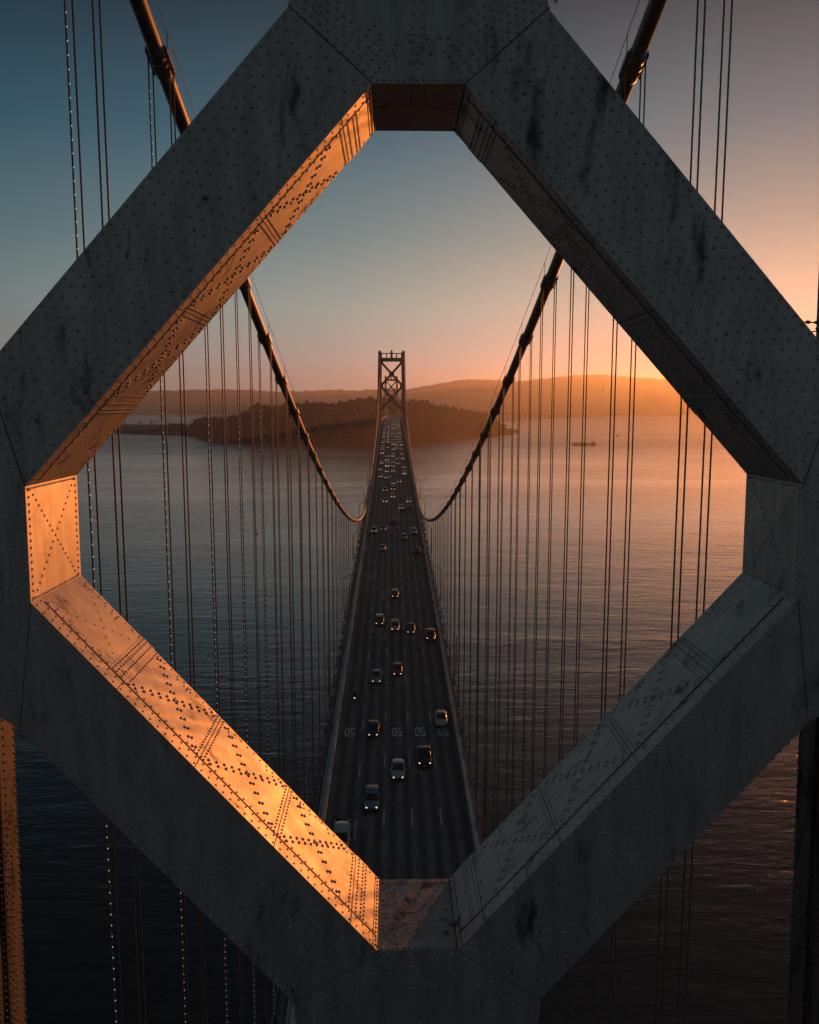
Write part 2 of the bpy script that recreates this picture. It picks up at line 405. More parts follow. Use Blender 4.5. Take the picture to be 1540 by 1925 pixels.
# the speed limit numbers, painted to be read by the oncoming drivers
D5 = [[(0, 7), (4, 7), (4, 6), (0, 6)], [(0, 6), (1, 6), (1, 3.8), (0, 3.8)], [(0, 4.6), (3.2, 4.6), (3.2, 3.7), (0, 3.8)], [(3.0, 4.6), (4.0, 3.6), (4.0, 1.0), (3.0, 0.9)], [(3.0, 0.9), (4.0, 1.0), (3.2, 0), (0.8, 0)], [(0.8, 0), (3.0, 0.9), (1.0, 1.0), (0, 1.7), (0, 0.8)]]
D0 = [[(0, 1.2), (1, 1.4), (1, 5.6), (0, 5.8)], [(0, 5.8), (1, 5.6), (1.5, 6.1), (1.0, 7)], [(1.0, 7), (1.5, 6.1), (2.5, 6.1), (3.0, 7)], [(3.0, 7), (2.5, 6.1), (3, 5.6), (4, 5.8)], [(4, 5.8), (3, 5.6), (3, 1.4), (4, 1.2)], [(4, 1.2), (3, 1.4), (2.5, 0.9), (3.0, 0)], [(3.0, 0), (2.5, 0.9), (1.5, 0.9), (1.0, 0)], [(1.0, 0), (1.5, 0.9), (1, 1.4), (0, 1.2)]]
for li, cx in enumerate((-6.74, -3.1, 0.41, 3.86, 7.35)):
    mk = MB()
    for di, D in enumerate((D5, D0)):
        for poly in D:
            pts = []
            for (u, v_) in poly:
                lx = (u - 2 + (-2.6 if di == 0 else 2.6)) * 0.165; ly = (v_ - 3.5) * 0.42
                x = cx - lx; y = 119.9 - ly          # turned to face the traffic coming towards us
                pts.append((x, y, road_z(y) + 0.008))
            n = len(pts); mk.add(pts, [tuple(range(n))])
    tag(mk.build('speed_marking', M['paint']), 'white 50 painted on the asphalt in lane %d counted from the left' % (li + 1), kind='structure')
mk = MB()
for yj in (92.4, 131.0, 204.6, 296.6, 388.6, 480.6):
    mk.add([(RL, yj, road_z(yj) + .005), (RR, yj, road_z(yj) + .005), (RR, yj + .14, road_z(yj + .14) + .005), (RL, yj + .14, road_z(yj + .14) + .005)], [(0, 1, 2, 3)])
tag(mk.build('expansion_joints', M['seam']), 'thin dark joints crossing the asphalt', kind='structure')

deck = empty('bridge_deck', (0, 0, road_z(0)))
tag(deck, 'long suspended bridge deck with concrete parapets and steel side trusses', 'bridge deck')
def child_world(mb, name, mats, parent):                # geometry given in world coordinates
    o = mb.build(name, mats, parent); o.matrix_parent_inverse = parent.matrix_basis.inverted() if False else o.matrix_parent_inverse
    o.location = (-parent.location[0], -parent.location[1], -parent.location[2]); return o
for s_, e in ((-1, RL), (1, RR)):
    mb = MB(); xa, xb = e, e + s_ * 0.42
    sweep(mb, min(xa, xb), max(xa, xb), -0.3, 0.85, YS)
    child_world(mb, 'parapet', M['concrete'], deck)
    mb = MB(); xa, xb = e + s_ * 0.425, e + s_ * (0.95 if s_ < 0 else 0.62)
    sweep(mb, min(xa, xb), max(xa, xb), -0.3, 0.12 if s_ > 0 else 0.4, YS)
    child_world(mb, 'edge_walkway', M['concrete'], deck)
    mb = MB()
    sweep(mb, e + s_ * 0.50 - .04, e + s_ * 0.50 + .04, 1.16, 1.24, YS)
    for y in YS:
        if y > 900: break
        for q in (0, 3.07, 6.13):
            z = road_z(y + q); mb.box((e + s_ * 0.5, y + q, z + 0.8), (0.06, 0.06, 0.78))
    child_world(mb, 'guard_rail', M['iron'], deck)
    # stiffening truss below and outside the road edge, pipe and outrigger brackets at the hangers
    mb = MB(); X = s_ * 10.05
    sweep(mb, X - 0.30, X + 0.30, -0.75, -0.15, YS)
    sweep(mb, X - 0.32, X + 0.32, -9.6, -8.9, YS)
    sweep(mb, s_ * 9.86 - .07, s_ * 9.86 + .07, 0.55, 0.69, YS)
    sweep(mb, s_ * 10.66 - .07, s_ * 10.66 + .07, -0.05, 0.09, YS)
    for i, y in enumerate(YS[:-1]):
        z = road_z(y); z2 = road_z(YS[i + 1])
        mb.beam((X, y, z - 0.7), (X, y, z - 9.0), 0.35, 0.35)
        if i % 2: mb.beam((X, y, z - 0.7), (X, YS[i + 1], z2 - 9.0), 0.36, 0.40)
        else: mb.beam((X, y, z - 9.0), (X, YS[i + 1], z2 - 0.7), 0.36, 0.40)
        if y < 760:
            mb.box((s_ * 10.2, y, z + 0.02), (1.3, 0.32, 0.30)); mb.box((s_ * 9.86, y, z + 0.3), (0.10, 0.14, 0.7))
            mb.box((s_ * 10.66, y + 4.6, z + 0.02 + .26), (0.14, 2.6, 0.16))
            mb.beam((s_ * 9.86, y + .3, z + 0.62), (s_ * 10.62, y + 4.6, z + 0.28), 0.10, 0.10); mb.beam((s_ * 10.62, y + 4.6, z + 0.28), (s_ * 9.86, y + 8.9, z + 1.1), 0.10, 0.10)
    child_world(mb, 'side_truss', M['far_steel'], deck)
mb = MB(); sweep(mb, RL - 0.2, RR + 0.2, -1.1, -0.31, YS); sweep(mb, -9.6, 9.6, -9.5, -8.95, YS)
for y in YS: mb.box((0, y, road_z(y) - 1.6), (20.0, 0.5, 1.2))
child_world(mb, 'floor_slab', M['far_steel'], deck)
mb = MB(); mb.box((-9.30, 120.5, road_z(120.5) + 0.95), (0.08, 2.2, 1.0)); child_world(mb, 'side_panel', M['blue'], deck); mb = MB(); mb.box((9.85, 118.3, road_z(118.3) + 1.1), (0.08, 2.2, 1.0))
child_world(mb, 'side_panel', M['blue'], deck)

# ------------------------------------------------------------------ bridge towers
PITCH = 20.67
def arm(cx, sx, sz, zc, zn, ex=None):
    """one diagonal arm between an X centre (zc) and a leg joint (zn); sx left/right; polygon in x,z rel"""
    d = 1 if zc > zn else -1
    P = ex or [(0.80, -2.2), (2.2, -1.07), (7.72, 3.21), (7.15, 1.08)]
    pts = [(P[0][0], zc + d * P[0][1]), (P[1][0], zc + d * P[1][1]), (P[2][0], zn + d * P[2][1]), (P[3][0], zn + d * P[3][1])]
    return [(cx + sx * x, z) for x, z in pts]
def cut_seam(mb, a, b, y, w=0.022, proud=0.006, m=1):   # dark joint line on a face looking to -y
    a = Vector((a[0], a[1])); b = Vector((b[0], b[1])); d = (b - a).normalized(); n = Vector((-d.y, d.x)) * w / 2
    vs = [(p.x, y - proud, p.y) for p in (a - n, b - n, b + n, a + n)]
    mb.add(vs, [(0, 1, 2, 3)], m)
def leg_inner(zr, ztop): return 8.15 + 0.0205 * (ztop - zr)
def build_tower(Y0, Y1, ztop, nx, xc, deckr, name_label, near=False, mat=None, group=None, nfirst=None):
    root = empty('bridge_tower', (xc, (Y0 + Y1) / 2, 4.0)); tag(root, name_label, 'bridge tower', group)
    oy = (Y0 + Y1) / 2; oz = 4.0 - H                    # rel -> local: z_local = rel + H - 4
    def done(mb, name, m=None):
        mb.v = [(x, y - oy, z + H - 4.0) for x, y, z in mb.v]
        return mb.build(name, m or [mat, M['seam'], M['rusty']], root)
    y0, y1 = Y0, Y1
    zb = -H + 6.0
    for sx in (-1, 1):
        mb = MB(); lv = [ztop, ztop - 8, ztop - 28, ztop - 60, ztop - 100, zb]
        rings = []
        for zz in lv:
            xi = leg_inner(zz, ztop) + (0.16 if near and sx < 0 else 0); xo = xi + 3.25 + 0.004 * (ztop - zz)
            if zz == ztop: xi += 0.0
            for (x, y) in ((xi, y0 - 0.25), (xo, y0 - 0.25), (xo, y1 + 0.28), (xi, y1 + 0.28)): mb.v.append((sx * x, y, zz))
        for i in range(len(lv) - 1):
            for a in range(4):
                c = (a + 1) % 4; f = [4 * i + a, 4 * i + c, 4 * i + c + 4, 4 * i + a + 4]
                mb.f.append(f if sx < 0 else f[::-1]); mb.m.append(0); mb.sm.append(False)
        mb.f.append([0, 1, 2, 3] if sx > 0 else [3, 2, 1, 0]); mb.m.append(0); mb.sm.append(False)
        # raised flange strips on the inner face, joints; shade of the gaps is painted on as dark strips
        for fy in ((0.12, 0.34), (0.46, 0.62), (0.74, 0.98)):
            ya = y0 - 0.25 + fy[0] * (y1 - y0 + .53); yb = y0 - 0.25 + fy[1] * (y1 - y0 + .53)
            for i in range(len(lv) - 1):
                za, zz = lv[i], lv[i + 1]; xa = leg_inner(za, ztop) + (0.16 if near and sx < 0 else 0); xb = leg_inner(zz, ztop) + (0.16 if near and sx < 0 else 0); t_ = 0.06
                vs = [(sx * (x - q), y, z) for (x, z) in ((xa, za), (xb, zz)) for q in (0, t_) for y in (ya, yb)]
                mb.add(vs, [(2, 3, 7, 6) if sx > 0 else (6, 7, 3, 2), (0, 2, 6, 4), (1, 5, 7, 3)], 0)
        if near:
            zz = ztop - 24
            while zz > ztop - 54:
                for yy in (y1 + 0.20, y1 - 0.28):
                    mb.rivet((sx * (leg_inner(zz, ztop) + (0.16 if sx < 0 else 0) - 0.063), yy, zz + (0.09 if yy == y1 + .05 else 0)), (-sx, 0, 0), 0.032)
                zz -= 0.19
            for fy in (y0 + .70, y0 + 1.30, y0 + 1.95):
                ls = (0.16 if sx < 0 else 0)
                for za, zc_ in ((-4.0, -18.0), (-18.0, -40.0)):
                    xa, xb = leg_inner(za, ztop) + ls, leg_inner(zc_, ztop) + ls
                    mb.add([(sx * (x - .068), y, z) for x, z in ((xa, za), (xb, zc_)) for y in (fy, fy + .07)], [(0, 1, 3, 2)], 1)  # dark strips painted over the flanges for the shade in the gaps
            zz = -9.0
            while zz > -14:                              # dense field at the splice plate
                for q in range(9): mb.rivet((sx * (leg_inner(zz, ztop) + (0.16 if sx < 0 else 0) - 0.063), y0 + 0.2 + q * 0.27, zz), (-sx, 0, 0), 0.03)
                zz -= 0.16
        done(mb, 'leg', [M['dimmed_leg_steel'], M['seam'], M['seam']] if near else None)
    # saddle housings on the leg tops
    for sx in (-1, 1):
        mb = MB(); mb.boxr(sx * 8.9, sx * 11.4, y0 - 0.6, y1 + 0.6, ztop + .003, ztop + 1.1); mb.boxr(sx * 9.3, sx * 10.9, y0 - 0.2, y1 + 0.2, ztop + 1.1, ztop + 1.7)
        done(mb, 'saddle')
    li = leg_inner(ztop - 3, ztop)
    mb = MB(); mb.boxr(-li - 0.5, li + 0.5, y0, y1, ztop - 7.5, ztop - 4.3); mb.boxr(-li, li, (y0 + y1) / 2 - .3, (y0 + y1) / 2 + .3, ztop - 1.0, ztop - 0.25)
    for x in (-4.3, 4.3): mb.boxr(x - .45, x + .45, y0 + .6, y1 - .6, ztop - 4.3, ztop - 1.0)
    mb.boxr(-0.9, 0.9, y0 + .4, y1 - .4, ztop - 4.3, ztop + 1.4)
    done(mb, 'top_strut')
    mb = MB(); mb.tube([(0, oy, ztop + 1.4), (0, oy, ztop + 3.2)], 0.14); mb.box((0, oy, ztop + 2.0), (0.7, 0.7, 0.7)); done(mb, 'beacon', [M['iron'], M['seam'], M['seam']])
    node0 = nfirst if nfirst is not None else ztop - 7.5
    centres = [node0 - PITCH * (i + 0.5) for i in range(nx)]; nodes = [node0 - PITCH * i for i in range(nx + 1)]
    G = dict(seams=[], )
    for i, zc in enumerate(centres):
        for zn in (nodes[i], nodes[i + 1]):
            for sx in (-1, 1):
                ex = None
                if near and i == 0 and zn == nodes[1]: ex = 'UL'
                if near and i == 1 and zn == nodes[1]: ex = 'LL'
                mb = MB()
                if ex: near_arm(mb, sx, ex, y0, y1)
                else: mb.prism(arm(0, sx, 0, zc, zn), y0, y1)
                done(mb, 'brace')
        mb = MB()
        if near and i == 0: near_centre(mb, 'T', zc, y0, y1)
        elif near and i == 1: near_centre(mb, 'B', zc, y0, y1)
        else: mb.prism([(-.8, zc + 2.2), (.8, zc + 2.2), (2.2, zc + 1.07), (2.2, zc - 1.07), (.8, zc - 2.2), (-.8, zc - 2.2), (-2.2, zc - 1.07), (-2.2, zc + 1.07)], y0, y1)
        done(mb, 'centre_gusset')
    for i, zn in enumerate(nodes):
        for sx in (-1, 1):
            mb = MB(); lo = leg_inner(zn, ztop) + 0.4
            if near and i == 1: near_side(mb, sx, y0, y1, lo)
            else:
                up = 1 if i > 0 else 0; dn = 1 if i < nx else 0
                poly = [(7.15, 1.08 * up), (7.72, 3.21 * up), (lo, 2.13 * up), (lo, -2.13 * dn), (7.72, -3.21 * dn), (7.15, -1.08 * dn)]
                if not up: poly = poly[2:]; poly[0] = (lo, 0.0); poly = [(7.15, -0.002), (lo, -0.002)] + [(lo, -2.13), (7.72, -3.21), (7.15, -1.08)]
                if not dn: poly = [(7.15, 1.08), (7.72, 3.21), (lo, 2.13), (lo, 0)] + [(7.15, 0)]
                mb.prism([(sx * x, zn + z) for x, z in poly], y0 - .003, y1 + .003)
            done(mb, 'leg_gusset')
    # portal strut above the roadway and bracing below the deck
    zl = nodes[-1]
    if near: mb = MB(); mb.boxr(-9.2, 9.2, y0, y1, zl - 2.6, zl); done(mb, 'portal_strut')
    zz = deckr - 12
    mb = MB(); mb.boxr(-9.6, 9.6, y0 + .01, y1 - .01, zz - 3, zz); done(mb, 'deck_strut')
    mb = MB(); top = zz - 3; hgt = (top - (zb + 1)) / 2
    for j in range(2):
        za = top - j * hgt; zc2 = za - hgt
        for sx in (-1, 1): mb.beam((sx * 9.6, oy + sx * 0.02, za), (-sx * 10.2, oy + sx * 0.02, zc2), 1.6, 2.0)
    done(mb, 'lower_bracing')
    mb = MB(); mb.boxr(-17, 17, y0 - 8, y1 + 8, -H - 3, -H + 6.0); mb.boxr(-15, 15, y0 - 6, y1 + 6, -H + 6.0, -H + 7.5)
    done(mb, 'pier_base', [M['pier'], M['pier'], M['pier']])
    return root

# exact shape of the near diamond, half widths about XC, heights rel.
UL = [(0.80, 5.495), (2.22, 6.73), (7.72, 0.65), (7.15, -1.48)]
LL = [(0.78, -10.73), (2.47, -11.80), (7.52, -6.08), (7.17, -3.64)]
RV = 0.034
def near_arm(mb, sx, which, y0, y1):
    P = UL if which == 'UL' else LL
    poly = [(sx * x, z) for x, z in P]
    mb.prism(poly, y0, y1)
    A = Vector((poly[0][0], poly[0][1])); B = Vector((poly[3][0], poly[3][1]))       # inner edge, from the centre to the leg
    O0 = Vector((poly[1][0], poly[1][1])); O1 = Vector((poly[2][0], poly[2][1]))
    d = (B - A).normalized(); L = (B - A).length
    n = Vector((-d.y, d.x));
    if n.dot(O0 - A) < 0: n = -n                                                    # into the beam
    wid = n.dot(O0 - A)
    rr = random.Random(3 if which == 'UL' else 5)
    # front face rivets in rows along the beam
    rows = [(0.045, .21, .0), (0.15, .24, .1), (0.255, .24, .2), (0.36, .24, .0), (0.465, .24, .12), (0.57, .24, .05), (0.675, .24, .16), (0.78, .24, .10), (0.87, .24, .0), (0.96, .21, .09)]
    for q, (fr, sp_, off) in enumerate(rows):
        w = fr * wid
        # seam ends: interpolate along seams
        s0 = fr * d.dot(O0 - A); s1 = L + fr * d.dot(O1 - B)
        s_ = s0 + 0.08 + off
        while s_ < s1 - 0.05:
            p = A + d * s_ + n * w
            if rr.random() > 0.03: mb.rivet((p.x + rr.uniform(-.003, .003), y0, p.y), (0, -1, 0), RV * rr.uniform(.85, 1.1))
            s_ += sp_
    sw = .018 if which == 'UL' else .010; cut_seam(mb, poly[0], poly[1], y0, sw); cut_seam(mb, poly[3], poly[2], y0, sw)
    # inner face: runs from the centre (s=0) to the leg (s=L), t from front to back
    nn = Vector((-n.x, 0, -n.y)); T = y1 - y0
    def ip(s_, t_, pr=0.0):
        p = A + d * s_; return Vector((p.x, y0 + t_ * T, p.y)) + nn * pr
    def riv(s_, t_, r=0.030):
        if 0.03 < s_ < L - 0.03 and 0.01 < t_ < 0.99: mb.rivet(ip(s_, t_), nn, r)
    def strip(sa, ta, sb, tb, w, pr, m=1):
        a = ip(sa, ta); b = ip(sb, tb); dd = (b - a).normalized(); q = dd.cross(nn).normalized() * w / 2
        vs = [a - q + nn * pr, b - q + nn * pr, b + q + nn * pr, a + q + nn * pr]
        base = [a - q, b - q, b + q, a + q]
        mb.add(vs + base, [(0, 1, 2, 3), (0, 4, 5, 1), (1, 5, 6, 2), (2, 6, 7, 3), (3, 7, 4, 0)], m)
    fr_ = [0.085, 0.315, 0.545, 0.775] if which == 'UL' else [0.085, 0.315, 0.545, 0.765]
    s_ = 0.05
    while s_ < L:                                        # edge rows and the rows beside the angle seam
        riv(s_, 0.045, .024); riv(s_ + .09, 0.96, .024)
        riv(s_ + .03, 0.135, .024); riv(s_ + .13, 0.205, .024)
        if rr.random() > .6: riv(s_ + .05, 0.91, .024)
        s_ += 0.20
    strip(0.1, 0.17, L - 0.1, 0.17, 0.022, 0.010)
    strip(0.02, 0.0, 0.02, 1.0, 0.02, 0.01); strip(0.16, 0.0, 0.16, 1.0, 0.012, 0.008)
    t_ = 0.05
    while t_ < 1: riv(0.09, t_, .028); t_ += 0.055
    for k, f in enumerate(fr_):
        s0 = f * L; wide = k in (0, 3)
        strip(s0, 0.0, s0, 1.0, 0.012, 0.010)
        if wide: strip(s0 + 0.2 * (1 if k == 3 else -1), 0.17, s0 + 0.2 * (1 if k == 3 else -1), 1.0, 0.40, 0.014, 0)
        offs = ((-.09, .09) if not wide else ((-.33, -.24, -.10, .09) if k == 0 else (-.09, .10, .24, .33)))
        t_ = 0.20
        while t_ < 0.98:
            for o_ in offs: 
                p = ip(s0 + o_, t_, 0.014 if wide and abs(o_) > .095 or (wide and o_ * (1 if k == 3 else -1) > 0) else 0.0); mb.rivet(p, nn, .026)
            t_ += 0.055
    bounds = fr_ + [0.985]
    for k in range(4):                                   # crossing double rows in each panel
        sa, sb = bounds[k] * L + 0.22, bounds[k + 1] * L - 0.22
        if k == 0: sa += .2
        faint = k == 3
        for (ta, tb) in ((0.24, 0.93), (0.93, 0.24)):
            n_ = 10
            for i in range(n_ + 1):
                u = i / n_; s_ = sa + (sb - sa) * u; t_ = ta + (tb - ta) * u
                if faint: riv(s_, t_, .020); continue
                q_ = Vector((-(tb - ta) * T, (sb - sa))).normalized() * 0.052
                riv(s_ + q_.x, t_ + q_.y / T, .036); riv(s_ - q_.x, t_ - q_.y / T, .036)
        if not faint: riv(sa + (sb - sa) * .30, 0.72)
    for s_ in (1.1 * L / 4, 2.6 * L / 4, 3.5 * L / 4):   # small clips near the far edge
        for q in range(3): riv(s_, 0.885 + q * .03, .024)
def near_centre(mb, which, zc, y0, y1):
    if which == 'T':
        flat, kink = 5.495, 6.73; poly = [(-.80, flat), (.80, flat), (2.22, kink), (2.13, zc), (2.22, 2 * zc - kink), (.8, 2 * zc - flat), (-.8, 2 * zc - flat), (-2.22, 2 * zc - kink), (-2.13, zc), (-2.22, kink)]
        g = 1
    else:
        flat, kink = -10.73, -11.80; poly = [(-.78, flat), (.78, flat), (2.47, kink), (2.40, zc), (2.2, zc - 1.07), (.8, zc - 2.2), (-.8, zc - 2.2), (-2.2, zc - 1.07), (-2.40, zc), (-2.47, kink)]
        g = -1
    mb.prism(poly, y0, y1)
    if which == 'B':                                     # worn top plate of the lower joint
        mb.boxr(-.78, .78, y0 + .004, y1 - .004, flat + .001, flat + .012, 2)
    hw = .8; kx = 2.3
    rr = random.Random(21)
    d = Vector((kx - hw, (kink - flat))).normalized(); n = Vector((-d.y * 1, d.x)) if g > 0 else Vector((-d.y, d.x)) * -1
    for sx in (-1, 1):
        for r_ in range(7):
            q = 0.07
            while q < 2.1:
                x = hw + d.x * q; z = flat + d.y * q
                nx_ = -abs(d.y); nz_ = g * abs(d.x)
                off = 0.07 + r_ * 0.115
                p = (sx * (x + nx_ * off + rr.uniform(-.012, .012)), z + nz_ * off + rr.uniform(-.012, .012))
                if r_ < 5 or rr.random() > .5:
                    if abs(p[0]) > .12 and abs(p[1] - flat) > .05: mb.rivet((p[0], y0, p[1]), (0, -1, 0), RV * (1 if g > 0 else .8))
                q += 0.165 + (r_ % 2) * .01
    for x in (-.10, .06):
        q = .12
        while q < 4: mb.rivet((x, y0, flat + g * q), (0, -1, 0), RV); q += .21 if q < .5 or q > .9 else .13
    x = -.72
    while x < .78: mb.rivet((x, y0, flat + g * .06), (0, -1, 0), RV); x += .115
    for i in range(26): mb.rivet((rr.uniform(-.7, .7), y0, flat + g * rr.uniform(.35, .9)), (0, -1, 0), RV)
    if which == 'B':                                     # rivets on the top plate
        for y in (y0 + .1, y1 - .12):
            x = -.7
            while x < .76: mb.rivet((x, y, flat + .012), (0, 0, 1), .026, 2); x += .11
        for i in range(70): mb.rivet((rr.uniform(-.7, .7), rr.uniform(y0 + .2, y1 - .2), flat + .012), (0, 0, 1), .020, 2)
    else:
        for i in range(60): mb.rivet((rr.choice((-.12, .0, .12)) + rr.uniform(-.02, .02), y0 + .1 + i * .04, flat), (0, 0, -1), .022)
def near_side(mb, sx, y0, y1, lo):
    poly = [(7.15, -1.48), (7.72, 0.65), (lo, -.40), (lo, -5.0), (7.52, -6.08), (7.17, -3.64)]
    mb.prism([(sx * x, z) for x, z in poly], y0, y1)
    rr = random.Random(8)
    for i in range(9):
        q = -5.3
        while q < .2:
            x = 7.25 + i * .13 + (.05 if int(q * 10) % 2 else 0)
            if x < lo: mb.rivet((sx * x, y0, q + rr.uniform(-.02, .02)), (0, -1, 0), .026)
            q += .16
    nn = (-sx, 0, 0); T = y1 - y0
    def face(z, t_, r=.028):
        x = 7.15 + (.02 * (-1.48 - z) / 2.16); mb.rivet((sx * x, y0 + t_ * T, z), nn, r)
    for sgn in (0, 1):
        z = -1.55
        while z > -3.6: face(z, .05 if sgn else .95); z -= .135
    z0, z1 = -1.55, -3.58
    for i in range(19):
        u = i / 18; face(z0 + (z1 - z0) * u, .08 + .84 * u, .026); face(z0 + (z1 - z0) * u, .92 - .84 * u, .026)
    for k in range(22): face(-1.53, .03 + k * .0435, .026); face(-3.60, .03 + k * .0435, .026)

near_tower = build_tower(15.14, 17.64, 25.6, 3, XC, -54.9, 'huge riveted steel tower framing the view, diamond opening between its crossed braces', near=True, mat=M['steel'], nfirst=18.11, group='suspension bridge towers')
build_tower(720.5, 724.0, 44.0, 2, -0.1, -15.1, 'steel bridge tower with crossed braces standing in front of the wooded island', mat=M['far_steel'], group='suspension bridge towers')
build_tower(1488, 1491.5, 48.9, 3, -0.6, road_rel(1490), 'smaller distant bridge tower seen between the legs of the one before the island', mat=M['far_steel'], group='suspension bridge towers')
build_tower(2190, 2193.5, 42.0, 3, -1.5, road_rel(2190), 'farthest bridge tower, its crossed braces tiny inside the second tower', mat=M['far_steel'], group='suspension bridge towers')
mb = MB(); mb.boxr(-14, 14, 1082, 1122, -1, road_z(1100) - 10.2); mb.boxr(-12.5, 12.5, 1086, 1118, road_z(1100) - 10.2, road_z(1100) - 9.8)
anch = mb.build('bridge_anchorage', M['pier']); tag(anch, 'massive concrete anchorage block under the deck between the far towers', 'anchorage')

# ------------------------------------------------------------------ main cables, hand ropes, hangers
def spline(kn, x):
    for i in range(len(kn) - 1):
        if x <= kn[i + 1][0] or i == len(kn) - 2:
            p1, p2 = kn[i], kn[i + 1]; p0 = kn[max(0, i - 1)]; p3 = kn[min(len(kn) - 1, i + 2)]
            h = p2[0] - p1[0]; t = (x - p1[0]) / h
            m1 = (p2[1] - p0[1]) / (p2[0] - p0[0]); m2 = (p3[1] - p1[1]) / (p3[0] - p1[0])
            return (2 * t**3 - 3 * t**2 + 1) * p1[1] + (t**3 - 2 * t**2 + t) * h * m1 + (-2 * t**3 + 3 * t**2) * p2[1] + (t**3 - t**2) * h * m2
KN = [(y, 28.17 - .3935 * y + 5.698e-4 * y * y) for y in (16.4, 60, 110, 160, 210, 260)] + [(300, -37.8), (345, -35.4), (390, -32.2), (450, -26.9), (520, -18.0), (600, -3.4), (660, 15.0), (722, 43.6)]
KN[0] = (16.4, 21.9)
def cable_rel(Y):
    if Y < 16.4: return 21.9 + (Y - 16.4) * 0.42
    if Y <= 722: return spline(KN, Y)
    if Y <= 1090: t = (Y - 722) / 368; return 43.6 + (-24 - 43.6) * t - 60 * t * (1 - t)
    if Y <= 1489: t = (Y - 1090) / 399; return -24 + (48.4 + 24) * t - 60 * t * (1 - t)
    t = (Y - 1489) / 702; return 48.4 + (41.6 - 48.4) * t - 4 * 66 * t * (1 - t)
BANDS = [28.2 + 9.2 * k for k in range(75)]
def band_pos(Y, X):
    a = Vector((X, Y, H + cable_rel(Y))); d = (Vector((X, Y + 1, H + cable_rel(Y + 1))) - Vector((X, Y - 1, H + cable_rel(Y - 1)))).normalized(); return a, d
for sx, side in ((-1, 'left'), (1, 'right')):
    X = sx * 10.05
    root = empty('main_cable', (X, 16.4, H + 21.9))
    tag(root, 'thick main suspension cable sweeping down along the %s side of the road' % side, 'suspension cable', 'main suspension cables')
    def cdone(mb, name, m):
        mb.v = [(x - X, y - 16.4, z - H - 21.9) for x, y, z in mb.v]; return mb.build(name, m, root)
    ys = [-40 + 4 * k for k in range(14)] + [16.4] + [20 + 3.5 * k for k in range(201)] + [722] + [735 + 12 * k for k in range(121)]
    mb = MB(); mb.tube([(X, y, H + cable_rel(y)) for y in ys], 0.34, 14); cdone(mb, 'cable_strand', M['cable'])
    for k, Y in enumerate(BANDS):
        p, d = band_pos(Y, X); far = k > 22
        mb = MB()
        up = Vector((0, 0, 1)); up = (up - d * up.dot(d)).normalized(); side_ = d.cross(up)
        Lb = 0.75
        prof = [(-Lb, .34), (-Lb, .38), (-Lb * .75, .40), (-.34, .41), (-.30, .37), (-.22, .37), (-.20, .43), (.02, .43), (.04, .37), (.12, .37), (.14, .43), (.34, .41), (Lb * .8, .40), (Lb, .38), (Lb, .34)] if not far else [(-Lb, .34), (-Lb, .39), (Lb, .39), (Lb, .34)]
        mb.tube([p + d * a for a, _ in prof], [r for _, r in prof], 12 if not far else 8, 0, not far, False)
        if not far:
            for q in range(6):                           # clamp bolts along the two flanges
                for s2 in (-1, 1):
                    c = p + d * (-.62 + q * .25) + side_ * s2 * .43
                    mb.beam(c - up * .16, c + up * .16, .05, .05)
            for s2 in (-1, 1):
                a = p - d * .7 + side_ * s2 * .43; b = p + d * .7 + side_ * s2 * .43; mb.beam(a, b, .06, .20)
        cdone(mb, 'cable_band', M['cable'])
    mb = MB(); XR = X - sx * 0.30
    pts = [(XR, Y, H + cable_rel(Y) + 1.25) for Y in [16.4] + BANDS + [722]]
    mb.tube(pts, 0.018, 5); 
    for Y in BANDS: z = H + cable_rel(Y); mb.tube([(XR, Y, z + .3), (XR, Y, z + 1.25)], 0.02, 5)
    cdone(mb, 'hand_rope', M['rope'])

